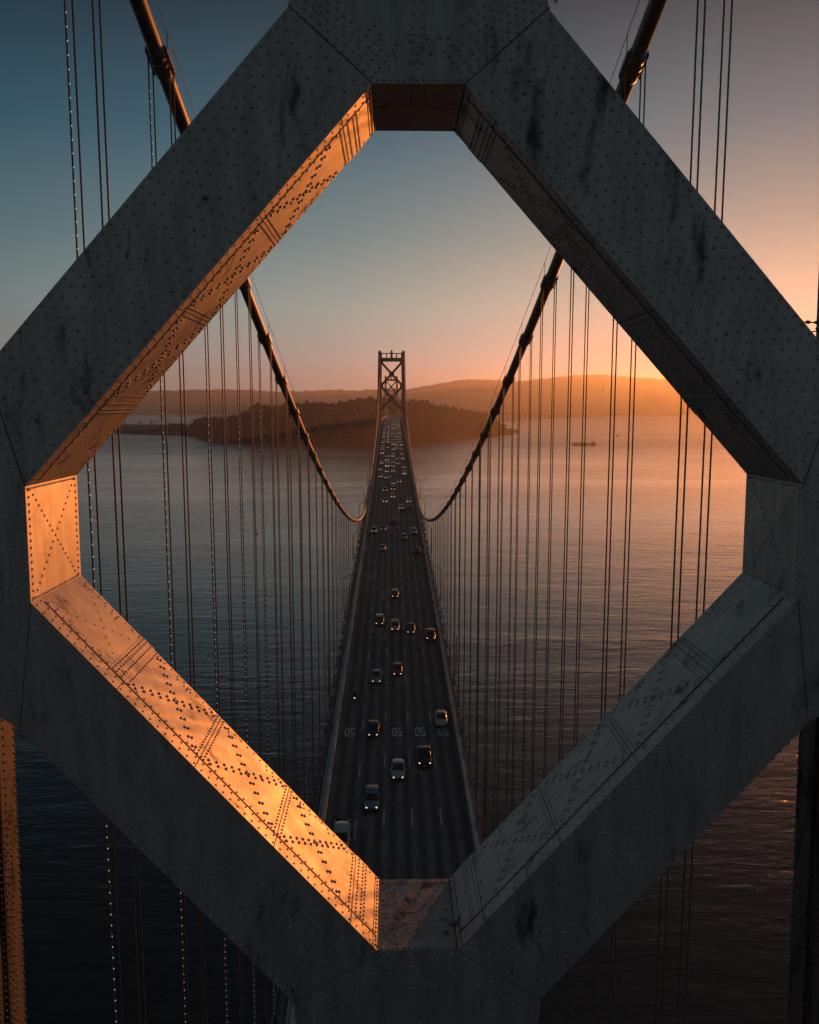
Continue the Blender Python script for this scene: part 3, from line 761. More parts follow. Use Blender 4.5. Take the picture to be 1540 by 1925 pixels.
ORD = lambda n: '%d%s' % (n, 'th' if 10 <= n % 100 <= 20 else {1: 'st', 2: 'nd', 3: 'rd'}.get(n % 10, 'th'))
LIT = {(-1, 0, 0), (-1, 1, 0), (-1, 2, 0), (-1, 3, 0), (-1, 4, 0), (-1, 7, 0), (-1, 10, 0), (-1, 14, 0)}
GH = 'wire rope hangers between main cables and deck'
for sx, side in ((-1, 'left'), (1, 'right')):
    for k, Y in enumerate(BANDS):
        for j, off in enumerate((0.43, -0.43)):          # outer side, inner side of the cable
            X = sx * (10.05 + off); top = H + cable_rel(Y) + 0.1; bot = road_z(Y) - 0.2
            if top < bot + 0.5: top = bot + 0.6
            where = '%s pair of hanger ropes from the near tower, %s side of the %s cable' % (ORD(k + 1), 'outer' if j == 0 else 'inner', side)
            dy = 0.33
            if k < 34:
                root = empty('hanger_rope_pair', (X, Y, bot)); tag(root, where, 'hanger rope', GH)
                for s2 in (-1, 1):
                    mb = MB(); yy = s2 * dy; zt = H + cable_rel(Y + yy) + 0.12 - bot; zt = max(zt, .5)
                    mb.tube([(0, yy, 0), (0, yy, zt)], 0.033, 6, 0, True, False); mb.tube([(0, yy, 0), (0, yy, .45)], 0.07, 6)
                    mb.build('rope', M['rope'], root)
                mb = MB()
                pass
                mb.build('spacer', M['iron'], root) if mb.v else None
                mb = MB(); mb.box((0, 0, 0.02), (.16, .86, .14)); mb.build('clamp', M['iron'], root)
                if (sx, k, j) in LIT:
                    mb = MB(); z = 1.0; Ltot = top - bot - 1.4
                    while z < Ltot:
                        c = Vector((.045, -dy - .05, z)); r = .020; mb.add([c + Vector(v) * r for v in ((1, 0, 0), (-1, 0, 0), (0, 1, 0), (0, -1, 0), (0, 0, 1.2), (0, 0, -1.2))], [(0, 2, 4), (2, 1, 4), (1, 3, 4), (3, 0, 4), (2, 0, 5), (1, 2, 5), (3, 1, 5), (0, 3, 5)])
                        z += 0.42
                    tag(mb.build('light_string', M['bead'], root), kind='stuff')
            else:
                mb = MB()
                for s2 in (-1, 1): mb.tube([(0, s2 * dy, 0), (0, s2 * dy, top - bot)], 0.033, 4, 0, True, False)
                o = mb.build('hanger_rope_pair', M['rope']); o.location = (X, Y, bot); tag(o, where, 'hanger rope', GH)

# ------------------------------------------------------------------ lamp posts
def lamp_post():
    root = empty('lamp_post')
    mb = MB(); mb.tube([(0, 0, -.3), (0, 0, .6)], .13, 8); mb.tube([(0, 0, 0.6), (0, 0, 7.2)], [.12, .08], 8); mb.build('pole', M['iron'], root)
    mb = MB(); mb.tube([(0, 0, 7.15), (.5, 0, 7.55), (1.4, 0, 7.85), (2.4, 0, 7.95)], [.07, .06, .05, .05], 6); mb.build('arm', M['iron'], root)
    mb = MB(); mb.box((2.65, 0, 7.93), (.75, .28, .12)); mb.box((2.7, 0, 7.86), (.5, .2, .04)); mb.build('lamp_head', M['iron'], root)
    return root
lp0 = lamp_post(); used = False
def copy_thing(o):
    c = o.copy(); col.objects.link(c)
    for ch in [x for x in col.objects if x.parent == o]:
        d = ch.copy(); col.objects.link(d); d.parent = c
        for g in [x for x in col.objects if x.parent == ch]:
            e = g.copy(); col.objects.link(e); e.parent = d
    return c
for sx, side in ((1, 'right'), (-1, 'left')):
    for k in range(14):
        Y = 49.3 + 46.6 * k + (-8 if sx < 0 else 0)
        o = copy_thing(lp0) if used else lp0; used = True
        o.location = (sx * 11.05, Y, road_z(Y)); o.rotation_euler = (0, 0, pi if sx > 0 else 0)
        tag(o, '%s lamp post from the near tower on the %s edge of the deck' % (ORD(k + 1), side), 'lamp post', 'lamp posts along the bridge deck')

# eyebolts and chains on the upper braces
mb = MB()
def ring(mb, c, R_, r, ax='y', n=18):
    pts = [(c[0] + R_ * cos(2 * pi * i / n), c[1], c[2] + R_ * sin(2 * pi * i / n)) if ax == 'y' else (c[0], c[1] + R_ * cos(2 * pi * i / n), c[2] + R_ * sin(2 * pi * i / n)) for i in range(n + 1)]
    mb.tube(pts, r, 6, 0, True, False)
ring(mb, (0, 0, 0), .055, .018); mb.tube([(.03, 0, -.05), (.12, 0, -.15)], .02, 6)
o = mb.build('eyebolt', M['seam']); o.location = (-6.68, 16.0, H + 1.66); tag(o, 'small iron eyebolt on the upper left brace edge', 'eyebolt')
root = empty('chain', (7.32, 16.0, H + 1.18)); tag(root, 'rusty chain and turnbuckle hooked between right brace and tower leg', 'chain')
mb = MB(); ring(mb, (-.38, 0, .42), .06, .018); mb.build('eyebolt', M['seam'], root)
mb = MB(); mb.tube([(-.32, 0, .40), (1.35, 0, .34)], .014, 6)
for q in range(9): mb.tube([(-.24 + q * .17, 0, .40 - q * .006), (-.18 + q * .17, 0, .398 - q * .006)], .034, 6)
mb.tube([(-.05, .1, .16), (.55, .1, .22), (1.35, .1, .30)], .012, 6); ring(mb, (.35, .1, .20), .035, .010)
mb.build('links', M['seam'], root)

# ------------------------------------------------------------------ vehicles
def paint_mat(name, c, metal=0.35, rough=0.32):
    m, t, b = newmat(name); b.inputs['Base Color'].default_value = c + (1,); b.inputs['Metallic'].default_value = metal
    b.inputs['Roughness'].default_value = rough; b.inputs['Coat Weight'].default_value = 0.6; b.inputs['Coat Roughness'].default_value = 0.08
    return m
PC = {'silver': paint_mat('silver_paint', (0.50, 0.53, 0.55), 0.5), 'white': paint_mat('white_paint', (0.78, 0.78, 0.77), 0.0), 'black': paint_mat('black_paint', (0.012, 0.012, 0.014), 0.1),
      'red': paint_mat('red_paint', (0.40, 0.02, 0.03), 0.1), 'dark red': paint_mat('dark_red_paint', (0.16, 0.015, 0.02), 0.2), 'dark grey': paint_mat('dark_grey_paint', (0.06, 0.065, 0.07), 0.4),
      'blue-grey': paint_mat('blue_grey_paint', (0.22, 0.33, 0.38), 0.5), 'dark blue': paint_mat('dark_blue_paint', (0.02, 0.035, 0.09), 0.3), 'tan': paint_mat('tan_paint', (0.30, 0.25, 0.17), 0.3), 'olive': paint_mat('olive_paint', (0.10, 0.10, 0.07), 0.3)}
M['glass'] = simple('dark_window_glass', (0.01, 0.013, 0.016), 0.06, coat=0.5)
M['tyre'] = simple('tyre_rubber', (0.015, 0.015, 0.015), 0.85)
M['rim'] = simple('wheel_rim', (0.35, 0.35, 0.36), 0.35, 0.8)
M['trim'] = simple('black_trim', (0.015, 0.015, 0.016), 0.5)
M['headlight'] = simple('headlight_lens', (0.9, 0.85, 0.75), 0.1, emis=(1.0, 0.78, 0.52), es=0.6)
M['headlight_far'] = simple('distant_headlight_lens', (0.9, 0.85, 0.75), 0.1, emis=(1.0, 0.72, 0.48), es=1.2)
M['plate'] = simple('licence_plate', (0.6, 0.6, 0.58), 0.5)
M['cloth'] = simple('dark_cloth', (0.02, 0.02, 0.024), 0.9)
# shapes: stations along the length (front at -y): y, half width, underside, shoulder height ; cabin: y, half width bottom/top, roof height
SH = {
 'sedan': dict(L=4.75, st=[(-2.38, .62, .38, .55), (-2.30, .78, .26, .66), (-2.05, .88, .22, .76), (-1.2, .92, .20, .88), (-.75, .92, .20, .93), (.9, .92, .20, .96), (1.6, .90, .22, 1.00), (2.2, .84, .28, .98), (2.37, .72, .42, .85)],
   cab=[(-1.00, .80, .93), (-.05, .62, 1.40), (.35, .63, 1.44), (.95, .61, 1.40), (1.85, .76, .99)], roof=(-.08, 1.0)),
 'hatch': dict(L=4.1, st=[(-2.03, .60, .36, .56), (-1.96, .76, .26, .70), (-1.7, .84, .22, .84), (-1.0, .87, .20, .96), (-.6, .88, .20, 1.00), (.9, .88, .20, 1.02), (1.6, .86, .24, 1.04), (1.95, .80, .3, 1.0), (2.05, .70, .42, .9)],
   cab=[(-.95, .78, 1.0), (-.25, .64, 1.46), (.4, .65, 1.52), (1.3, .62, 1.46), (1.95, .72, 1.03)], roof=(-.28, 1.38)),
 'suv': dict(L=4.75, st=[(-2.36, .66, .45, .70), (-2.28, .82, .32, .86), (-2.0, .92, .28, .98), (-1.25, .95, .26, 1.08), (-.9, .95, .26, 1.12), (1.0, .95, .26, 1.14), (2.0, .93, .3, 1.14), (2.3, .88, .38, 1.1), (2.38, .8, .5, 1.0)],
   cab=[(-1.15, .85, 1.12), (-.40, .70, 1.62), (.2, .72, 1.70), (1.7, .70, 1.66), (2.25, .82, 1.14)], roof=(-.42, 1.85)),
 'pickup': dict(L=5.6, st=[(-2.8, .78, .5, .85), (-2.74, .92, .38, 1.02), (-2.4, .98, .34, 1.10), (-1.4, 1.0, .32, 1.16), (-1.1, 1.0, .32, 1.18), (.6, 1.0, .32, 1.18), (.62, 1.0, .32, 1.18), (2.7, 1.0, .36, 1.16), (2.8, .96, .45, 1.10)],
   cab=[(-1.3, .86, 1.17), (-.65, .72, 1.72), (-.1, .74, 1.80), (.75, .72, 1.78), (1.05, .80, 1.18)], roof=(-.68, .85)),
 'van': dict(L=5.2, st=[(-2.6, .76, .42, .75), (-2.52, .9, .3, .95), (-2.2, .97, .28, 1.10), (-1.7, .99, .28, 1.20), (-1.5, .99, .28, 1.22), (1.0, .99, .28, 1.24), (2.3, .98, .3, 1.24), (2.5, .95, .36, 1.2), (2.6, .9, .5, 1.1)],
   cab=[(-1.75, .88, 1.22), (-.95, .78, 1.86), (-.2, .80, 1.96), (2.1, .79, 1.95), (2.5, .88, 1.24)], roof=(-.98, 2.3)),
}
def car_body(sh):
    mb = MB(); st = SH[sh]['st']; prof = []
    for (y, w, zb, zt) in st:                            # half section, closed hull with rounded shoulders
        h = zt - zb
        prof.append([(0, zb), (w * .80, zb), (w * .97, zb + h * .22), (w, zb + h * .55), (w * .975, zb + h * .80), (w * .90, zb + h * .95), (w * .72, zt), (0, zt + .03)])
    n = len(prof[0]); vs = []
    for (y, *_), P in zip(st, prof):
        bow = 0.05 if y < -1.5 else 0
        full = [(-x, z) for x, z in reversed(P)] + [(x, z) for x, z in P[1:]]
        full = full[:-1]
        vs += [(x, y + (abs(x) * .10 if y < -1.8 else (-abs(x) * .06 if y > 2 else 0)), z) for x, z in full]
    m = 2 * n - 2; fs = []
    for i in range(len(st) - 1):
        for k in range(m):
            a = i * m + k; b = i * m + (k + 1) % m; fs.append((a, b, b + m, a + m))
    mb.add(vs, fs, 0, True); mb.add(vs[:m], [tuple(reversed(range(m)))], 0); mb.add(vs[-m:], [tuple(range(m))], 0)
    return mb
def car_cabin(sh):
    mb = MB(); c = SH[sh]['cab']; y0 = c[0][0]; vs = []
    for i, (y, w, z) in enumerate(c):
        wb = max(q[1] for q in c) + .03; zb = c[0][2] - .05
        if i in (0, len(c) - 1): vs += [(-w - .0, y, zb), (-w, y, z), (w, y, z), (w, y, zb)]
        else: vs += [(-wb, y, zb), (-w, y, z - .03), (w, y, z - .03), (wb, y, zb)]
    fs = []
    for i in range(len(c) - 1):
        for k in range(3): a = 4 * i + k; fs.append((a, a + 1, a + 5, a + 4))
    mb.add(vs, fs, 0); return mb
def car_roof(sh):
    mb = MB(); c = SH[sh]['cab']; wb = max(q[1] for q in c) + .04; zb = c[0][2]
    rw = c[2][1]; y0, y1 = SH[sh]['roof']; nx_ = 6; ys = [y0, y0 + .1, (y0 + y1) / 2, y1 - .1, y1]; zz = [interp([(q[0], q[2]) for q in c], y) for y in ys]
    vs = []
    for y, z in zip(ys, zz):
        for k in range(nx_ + 1):
            u = -1 + 2 * k / nx_; vs.append((u * (rw + .015), y, z + .02 + .035 * (1 - u * u)))
    fs = [(j * (nx_ + 1) + k, j * (nx_ + 1) + k + 1, (j + 1) * (nx_ + 1) + k + 1, (j + 1) * (nx_ + 1) + k) for j in range(4) for k in range(nx_)]
    mb.add(vs, fs, 0, True)
    vs2 = [(sx * (rw + .015), y, z + .02) for sx in (-1, 1) for y, z in zip(ys, zz)] + [(sx * (rw + .03), y, z - .06) for sx in (-1, 1) for y, z in zip(ys, zz)]
    mb.add(vs2, [(k + 5 * s_, k + 1 + 5 * s_, k + 11 + 5 * s_, k + 10 + 5 * s_) for s_ in (0, 1) for k in range(4)], 0)
    for sx in (-1, 1):                                   # pillars
        mb.beam((sx * (rw - .01), y0, zz[0]), (sx * (c[0][1] + .02), c[0][0] - .03, c[0][2]), .07, .06)
        mb.beam((sx * (rw - .01), y1, zz[-1]), (sx * (c[-1][1] + .02), c[-1][0] + .03, c[-1][2]), .14, .08)
        mb.beam((sx * (rw + .02), (y0 + y1) / 2 + .15, zz[2] - .03), (sx * wb, (y0 + y1) / 2 + .15, zb), .05, .10)
    return mb
MESH = {}
def car_meshes(sh):
    if sh in MESH: return MESH[sh]
    st = SH[sh]['st']; wmax = max(s_[1] for s_ in st); d = {}
    d['body'] = car_body(sh).mesh('body', PC['silver']); d['window_glass'] = car_cabin(sh).mesh('window_glass', M['glass']); d['roof'] = car_roof(sh).mesh('roof', PC['silver'])
    mb = MB(); mb.tube([(-.11, 0, 0), (.11, 0, 0)], .33, 16); d['tyre'] = mb.mesh('tyre', M['tyre'])
    mb = MB(); mb.tube([(-.115, 0, 0), (.115, 0, 0)], .20, 10); d['rim'] = mb.mesh('rim', M['rim'])
    mb = MB(); mb.box((0, 0, 0), (.22, .10, .11)); d['headlight'] = mb.mesh('headlight', M['headlight'])
    mb = MB(); mb.box((0, 0, 0), (.20, .10, .13)); mb.box((0, .0, -.0), (.05, .05, .05)); d['mirror'] = MB().mesh('mirror', PC['silver']) if False else mb.mesh('mirror', PC['silver'])
    y = st[0][0]; mb = MB(); mb.box((0, y - .015, .50 if sh in ('sedan', 'hatch') else .62), (.5, .03, .12)); d['licence_plate'] = mb.mesh('licence_plate', M['plate'])
    mb = MB(); mb.box((0, y + .03, st[0][3] - .02), (1.0, .12, .13)); mb.box((0, y + .06, st[0][2] + .02), (1.3, .14, .12)); d['grille'] = mb.mesh('grille', M['trim'])
    MESH[sh] = d; return d
def part(name, me, parent, loc=(0, 0, 0), mat=None):
    o = bpy.data.objects.new(name, me); o.location = loc; link(o, parent)
    if mat is not None: o.material_slots[0].link = 'OBJECT'; o.material_slots[0].material = mat
    return o
def far_car_mesh(sh, colr):
    key = (sh, colr)
    if key in MESH: return MESH[key]
    st = SH[sh]['st']; mb = MB()
    for src, mi in ((car_body(sh), 0), (car_cabin(sh), 1), (car_roof(sh), 0)): mb.add(src.v, src.f, mi)
    y = st[1][0]
    for sx in (-1, 1):
        mb.box((sx * .62, y - .10, st[1][3] - .05), (.22, .12, .13), 2)
        for yy in (-1.45, 1.45): mb.tube([(sx * .80, yy, .33), (sx * .94, yy, .33)], .33, 8, 3)
    MESH[key] = mb.mesh('distant_' + sh, [PC[colr], M['glass'], M['headlight_far'], M['tyre']]); return MESH[key]
SLOPE = math.atan(0.0565)
GV = 'vehicles driving across the bridge towards the viewer'
KW = {'sedan': 'sedan', 'hatch': 'hatchback', 'suv': 'sport utility', 'pickup': 'pickup truck', 'van': 'van'}
CAT = {'sedan': 'car', 'hatch': 'car', 'suv': 'car', 'pickup': 'pickup truck', 'van': 'van'}
def pose(o, x, y):
    s_ = math.atan((road_z(y + 1) - road_z(y - 1)) / 2)
    o.location = (x, y, road_z(y) + 0.01); o.rotation_euler = (s_, 0, 0)
def make_car(sh, colr, x, y, label, lights=True, roofc=None, rack=None):
    root = empty('parked' if False else {'sedan': 'sedan_car', 'hatch': 'hatchback_car', 'suv': 'utility_car', 'pickup': 'pickup_truck', 'van': 'van'}[sh])
    pose(root, x, y); tag(root, label, CAT[sh], GV)
    d = car_meshes(sh); p = PC[colr]; st = SH[sh]['st']; wm_ = max(s_[1] for s_ in st)
    part('body', d['body'], root, mat=p); part('window_glass', d['window_glass'], root); part('roof', d['roof'], root, mat=PC[roofc] if roofc else p)
    wy = SH[sh]['L'] * .305
    for sx in (-1, 1):
        for yy in (-wy, wy):
            w = part('wheel', d['tyre'], root, (sx * (wm_ - .10), yy, .33)); part('rim', d['rim'], w)
        hl = part('headlight', d['headlight'], root, (sx * (st[1][1] - .20), st[1][0] + .035 - .02, st[1][3] - .08))
        if not lights: hl.material_slots[0].link = 'OBJECT'; hl.material_slots[0].material = M['rim']
        part('mirror', d['mirror'], root, (sx * (wm_ + .08), SH[sh]['cab'][0][0] + .28, SH[sh]['cab'][0][2] + .06), p)
    part('licence_plate', d['licence_plate'], root); part('grille', d['grille'], root)
    if rack:
        mb = MB(); z = max(q[2] for q in SH[sh]['cab']); ya, yb = SH[sh]['roof']
        if rack == 'rails':
            for sx in (-1, 1): mb.beam((sx * .58, ya + .15, z + .09), (sx * .58, yb - .1, z + .07), .04, .05)
            for q in range(4): yy = ya + .4 + q * (yb - ya - .7) / 3; mb.beam((-.58, yy, z + .09), (.58, yy, z + .09), .05, .03)
        else:
            for sx in (-1, 1):
                mb.beam((sx * .85, -.6, z + .35), (sx * .85, 2.6, z + .35), .06, .06)
                for yy in (-.6, 1.2, 2.6): mb.beam((sx * .9, yy, 1.15), (sx * .85, yy, z + .35), .06, .06)
            for yy in (-.6, .4, 1.4, 2.6): mb.beam((-.85, yy, z + .35), (.85, yy, z + .35), .06, .06)
        mb.build('roof_rack', M['iron'], root)
    if sh == 'pickup':
        mb = MB(); mb.boxr(-.82, .82, 1.15, 2.65, 1.19, 1.20); mb.build('cargo_bed', M['trim'], root)
    return root
NEAR = [
 ('suv', 'blue-grey', -2.95, 99.5, 'blue-grey utility car with roof rails, nearest the camera in the second lane', 1, None, 'rails'),
 ('sedan', 'silver', 0.42, 107.3, 'silver sedan with a dark windscreen in the middle lane, nearest of that lane', 1, None, None),
 ('pickup', 'black', 4.10, 110.9, 'black boxy truck with two pairs of front lamps lit, below the painted 50', 1, None, None),
 ('hatch', 'dark grey', -3.20, 119.6, 'dark grey hatchback passing over the painted 50 in the second lane', 1, None, None),
 ('sedan', 'silver', 7.22, 123.2, 'silver sedan in the rightmost lane just behind the painted 50', 0, None, None),
 ('van', 'silver', -6.3, 91.0, 'silver van roof half hidden behind the lit lower brace', 0, None, None),
 ('sedan', 'blue-grey', -3.09, 140.6, 'pale blue-grey sedan beside the red car, one lane to its left', 1, None, None),
 ('hatch', 'red', 0.61, 143.5, 'bright red car with two round lamps lit in the middle lane', 1, None, None),
 ('suv', 'dark grey', -2.99, 171.5, 'dark utility car leftmost in the row of four cars', 1, 'silver', None),
 ('suv', 'silver', 0.29, 167.7, 'silver utility car second from left in the row of four cars', 1, None, 'rails'),
 ('sedan', 'dark blue', 3.50, 166.5, 'dark blue sedan third from left in the row of four cars', 1, None, None),
 ('pickup', 'olive', 7.35, 162.1, 'olive utility truck with pale roof, rightmost in the row of four cars', 1, 'tan', None),
 ('hatch', 'dark red', 0.40, 191.7, 'dark red car with a white roof, alone behind the row of four', 1, 'white', None),
 ('sedan', 'silver', -3.09, 239.8, 'silver sedan alone in the second lane where the railing narrows', 0, None, None),
 ('sedan', 'dark red', 6.95, 235.7, 'dark red sedan alone in the rightmost lane beyond the narrow railing', 0, None, None),
 ('hatch', 'silver', 3.38, 254.3, 'silver hatchback in the fourth lane near the low point of the cables', 0, None, None),
 ('suv', 'white', 6.63, 262.2, 'white utility car in the rightmost lane near the low point of the cables', 0, None, None),
 ('pickup', 'white', -6.06, 264.4, 'white pickup truck carrying a ladder rack in the leftmost lane', 1, None, 'ladder'),
 ('sedan', 'black', -3.07, 268.1, 'black sedan beside the white pickup with the ladder rack', 1, None, None),
 ('suv', 'dark grey', 0.26, 277.8, 'dark grey utility car in the middle lane beside the cable low point', 0, None, None),
 ('sedan', 'dark red', 6.31, 305.0, 'dark red sedan just past the cable low point in the rightmost lane', 0, None, None),
 ('hatch', 'white', 3.14, 305.5, 'white hatchback just past the cable low point in the fourth lane', 1, None, None),
]
for sh, c, x, y, lb, li, rc, rk in NEAR: make_car(sh, c, x, y, lb, bool(li), rc, rk)
LN = ['leftmost lane', 'second lane', 'middle lane', 'fourth lane', 'rightmost lane']
lane_x = lambda k, y: [-6.5, -3.0, 0.35, 3.3, 6.4][k] if y < 380 else [-5.75, -2.6, 0.4, 2.8, 5.6][k]
FAR = [(4, 320.8, 'sedan', 'white'), (1, 320.9, 'sedan', 'silver'), (2, 331.5, 'hatch', 'silver'), (2, 350, 'suv', 'dark red'), (1, 347.4, 'suv', 'black'), (2, 367.8, 'sedan', 'tan'), (3, 372.9, 'sedan', 'dark grey'), (1, 385.7, 'sedan', 'dark grey'),
 (0, 389, 'sedan', 'red'), (4, 397, 'van', 'white'), (2, 407, 'hatch', 'silver'), (1, 405.9, 'sedan', 'white'), (0, 413, 'sedan', 'dark grey'), (4, 421, 'suv', 'dark red'), (0, 437.6, 'suv', 'silver'), (2, 427, 'sedan', 'black'),
 (3, 436.3, 'hatch', 'dark grey'), (2, 442.7, 'sedan', 'dark blue'), (4, 458, 'sedan', 'silver'), (3, 458.2, 'sedan', 'black'), (2, 468, 'suv', 'silver'), (1, 468.7, 'hatch', 'dark grey'), (2, 481, 'sedan', 'dark red'), (4, 478.1, 'sedan', 'dark grey'), (2, 503, 'sedan', 'silver'), (4, 502.7, 'suv', 'black'), (3, 511.5, 'sedan', 'silver'), (1, 514.5, 'suv', 'dark blue')]
rc = random.Random(4); kinds = ['sedan', 'sedan', 'hatch', 'suv', 'suv', 'van', 'pickup']; cols = ['silver', 'white', 'black', 'dark grey', 'dark grey', 'dark red', 'dark blue', 'silver', 'tan']
for k in range(5):
    y = 524 + rc.uniform(0, 9)
    while y < 806:
        FAR.append((k, y, rc.choice(kinds), rc.choice(cols))); y += rc.uniform(13, 25)
cntl = [0] * 5
for k, y, sh, c in sorted(FAR, key=lambda q: q[1]):
    cntl[k] += 1
    o = bpy.data.objects.new({'sedan': 'sedan_car', 'hatch': 'hatchback_car', 'suv': 'utility_car', 'pickup': 'pickup_truck', 'van': 'van'}[sh], far_car_mesh(sh, c)); col.objects.link(o)
    pose(o, lane_x(k, y) + rc.uniform(-.2, .2), y)
    tag(o, '%s %s, %s of the distant traffic in the %s' % (c, KW[sh], ORD(cntl[k]), LN[k]), CAT[sh], GV)
# two box trucks standing above the traffic
def box_truck(x, y, colr, label):
    root = empty('box_truck'); pose(root, x, y); tag(root, label, 'truck', GV)
    mb = MB(); mb.boxr(-1.2, 1.2, -1.9, 4.6, .95, 3.6); mb.build('cargo_box', PC['white'], root)
    mb = MB(); mb.boxr(-1.05, 1.05, -3.6, -1.95, .5, 1.5); mb.prism([(-1.0, 1.5), (1.0, 1.5), (.9, 2.45), (-.9, 2.45)], -3.2, -1.95); mb.build('cab', PC[colr], root)
    mb = MB(); mb.boxr(-.85, .85, -3.22, -3.19, 1.6, 2.3); mb.build('windscreen', M['glass'], root)
    for sx in (-1, 1):
        mb = MB(); mb.boxr(sx * .7 - .15, sx * .7 + .15, -3.68, -3.6, .9, 1.1); mb.build('headlight', M['headlight_far'], root)
        for yy in (-2.7, 3.0): mb = MB(); mb.tube([(sx * .8, yy, .45), (sx * 1.1, yy, .45)], .45, 12); mb.build('wheel', M['tyre'], root)
box_truck(-2.62, 424.5, 'white', 'white box truck with a tall pale cargo box in the second lane')
box_truck(-5.75, 481.5, 'blue-grey', 'blue-grey box truck in the leftmost lane, farther than the white one')
# motorcycles with riders
def motorcycle(x, y, label, plabel):
    root = empty('motorcycle'); pose(root, x, y); tag(root, label, 'motorcycle', 'motorcycles between the cars')
    for yy in (-.72, .72):
        mb = MB(); mb.tube([(-.06, yy, .31), (.06, yy, .31)], .31, 14); mb.build('wheel', M['tyre'], root)
    mb = MB(); mb.tube([(0, -.40, .75), (0, -.1, .88), (0, .25, .80), (0, .85, .78)], [.10, .17, .14, .06], 8); mb.box((0, 0, .48), (.32, .5, .36)); mb.beam((0, -.45, .95), (0, -.72, .31), .10, .08); mb.beam((0, .2, .5), (0, .72, .31), .12, .1)
    mb.build('frame', M['trim'], root)
    mb = MB(); mb.tube([(-.38, -.28, 1.02), (-.15, -.42, 1.0), (.15, -.42, 1.0), (.38, -.28, 1.02)], .02, 6); mb.build('handlebar', M['iron'], root)
    mb = MB(); mb.tube([(0, -.62, .84), (0, -.52, .84)], .10, 12); mb.build('headlight', M['headlight'], root)
    # the rider: one continuous skinned body
    me = bpy.data.meshes.new('person')
    V = [((0, .30, .88), .17), ((0, .26, 1.08), .15), ((0, .16, 1.30), .18), ((0, .10, 1.46), .07), ((0, .06, 1.62), .13), ((0, .05, 1.72), .10),
         ((-.20, .15, 1.38), .08), ((-.30, -.05, 1.17), .055), ((-.34, -.27, 1.06), .045), ((.20, .15, 1.38), .08), ((.30, -.05, 1.17), .055), ((.34, -.27, 1.06), .045),
         ((-.13, .22, .86), .12), ((-.22, -.18, .80), .085), ((-.20, .12, .42), .06), ((-.20, .0, .34), .05), ((.13, .22, .86), .12), ((.22, -.18, .80), .085), ((.20, .12, .42), .06), ((.20, .0, .34), .05)]
    E = [(0, 1), (1, 2), (2, 3), (3, 4), (4, 5), (2, 6), (6, 7), (7, 8), (2, 9), (9, 10), (10, 11), (0, 12), (12, 13), (13, 14), (14, 15), (0, 16), (16, 17), (17, 18), (18, 19)]
    me.from_pydata([v for v, _ in V], E, []); me.update()
    o = bpy.data.objects.new('person', me); col.objects.link(o); pose(o, x, y)
    sk = o.modifiers.new('skin', 'SKIN'); sd_ = me.skin_vertices[0].data
    for i, (_, r) in enumerate(V): sd_[i].radius = (r, r)
    sd_[0].use_root = True
    ss = o.modifiers.new('sub', 'SUBSURF'); ss.levels = 1; ss.render_levels = 1
    me.materials.append(M['cloth']); tag(o, plabel, 'person')
    mb = MB(); r_ = .145; pts = [(0, .06, 1.52), (0, .06, 1.56), (0, .05, 1.66), (0, .05, 1.75), (0, .05, 1.79)]; mb.tube(pts, [.07, .13, .15, .11, .02], 12)
    mb.build('helmet', PC['black'], o)
motorcycle(-6.5, 131.2, 'dark motorcycle with its lamp lit alone in the leftmost lane', 'rider in dark clothes and helmet on the near motorcycle')
motorcycle(-0.9, 386.0, 'tiny motorcycle riding between the second and middle lanes', 'distant rider in dark clothes on the far motorcycle')

# ------------------------------------------------------------------ bay: viaduct, vessels, shore trees
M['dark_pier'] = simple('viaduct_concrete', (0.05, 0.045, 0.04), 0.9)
root = empty('viaduct', (900, 6500, 0)); tag(root, 'long low viaduct on rows of piers crossing the bay by the hazy hills', 'viaduct')
A = Vector((700, 6150, 0)); B = Vector((2900, 9900, 0)); n_ = 36
def vz(t): return 57 - 38 * min(1.0, t * 1.1)
mb = MB()
for i in range(60):
    a = A.lerp(B, i / 60); b = A.lerp(B, (i + 1) / 60); mb.beam((a.x - 900, a.y - 6500, vz(i / 60)), (b.x - 900, b.y - 6500, vz((i + 1) / 60)), 26, 17)
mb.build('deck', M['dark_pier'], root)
for i in range(n_):
    t = (i + .4) / n_; p = A.lerp(B, t); mb = MB()
    mb.boxr(p.x - 900 - 14, p.x - 900 + 14, p.y - 6500 - 9, p.y - 6500 + 9, -2, vz(t) - 3); mb.boxr(p.x - 911, p.x - 889, p.y - 6511, p.y - 6489, -2, 5)
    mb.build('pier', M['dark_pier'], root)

# cargo vessel, heading left
M['hull'] = simple('hull_paint', (0.06, 0.045, 0.04), 0.6, var=0.3, vscale=.1); M['super'] = simple('deckhouse_paint', (0.16, 0.14, 0.13), 0.6)
root = empty('cargo_ship', (580, 2496, 0)); tag(root, 'long low dark cargo ship with deckhouse at the right end, trailing a wake', 'ship')
mb = MB(); st = [(-38, 1.0, 5.6), (-34, 4.5, 4.8), (-26, 6.2, 4.2), (26, 6.2, 4.2), (34, 5.4, 4.4), (37, 4.2, 4.6)]
vs = []
for x, w, z in st: vs += [(x, -w, z), (x + (2 if x < -30 else 0), -w * .85, -1), (x + (2 if x < -30 else 0), w * .85, -1), (x, w, z)]
mb.add(vs, [(4 * i + a, 4 * i + (a + 1) % 4, 4 * i + 4 + (a + 1) % 4, 4 * i + 4 + a) for i in range(5) for a in range(4)] + [(3, 2, 1, 0), (20, 21, 22, 23)]); mb.build('hull', M['hull'], root)
mb = MB(); rs = random.Random(2)
for i in range(13): x = -29 + i * 4.0; mb.boxr(x, x + 3.3, -4.6, 4.6, 4.0, 6.0 + rs.uniform(0, 1.6))
mb.build('deck_cargo', M['hull'], root)
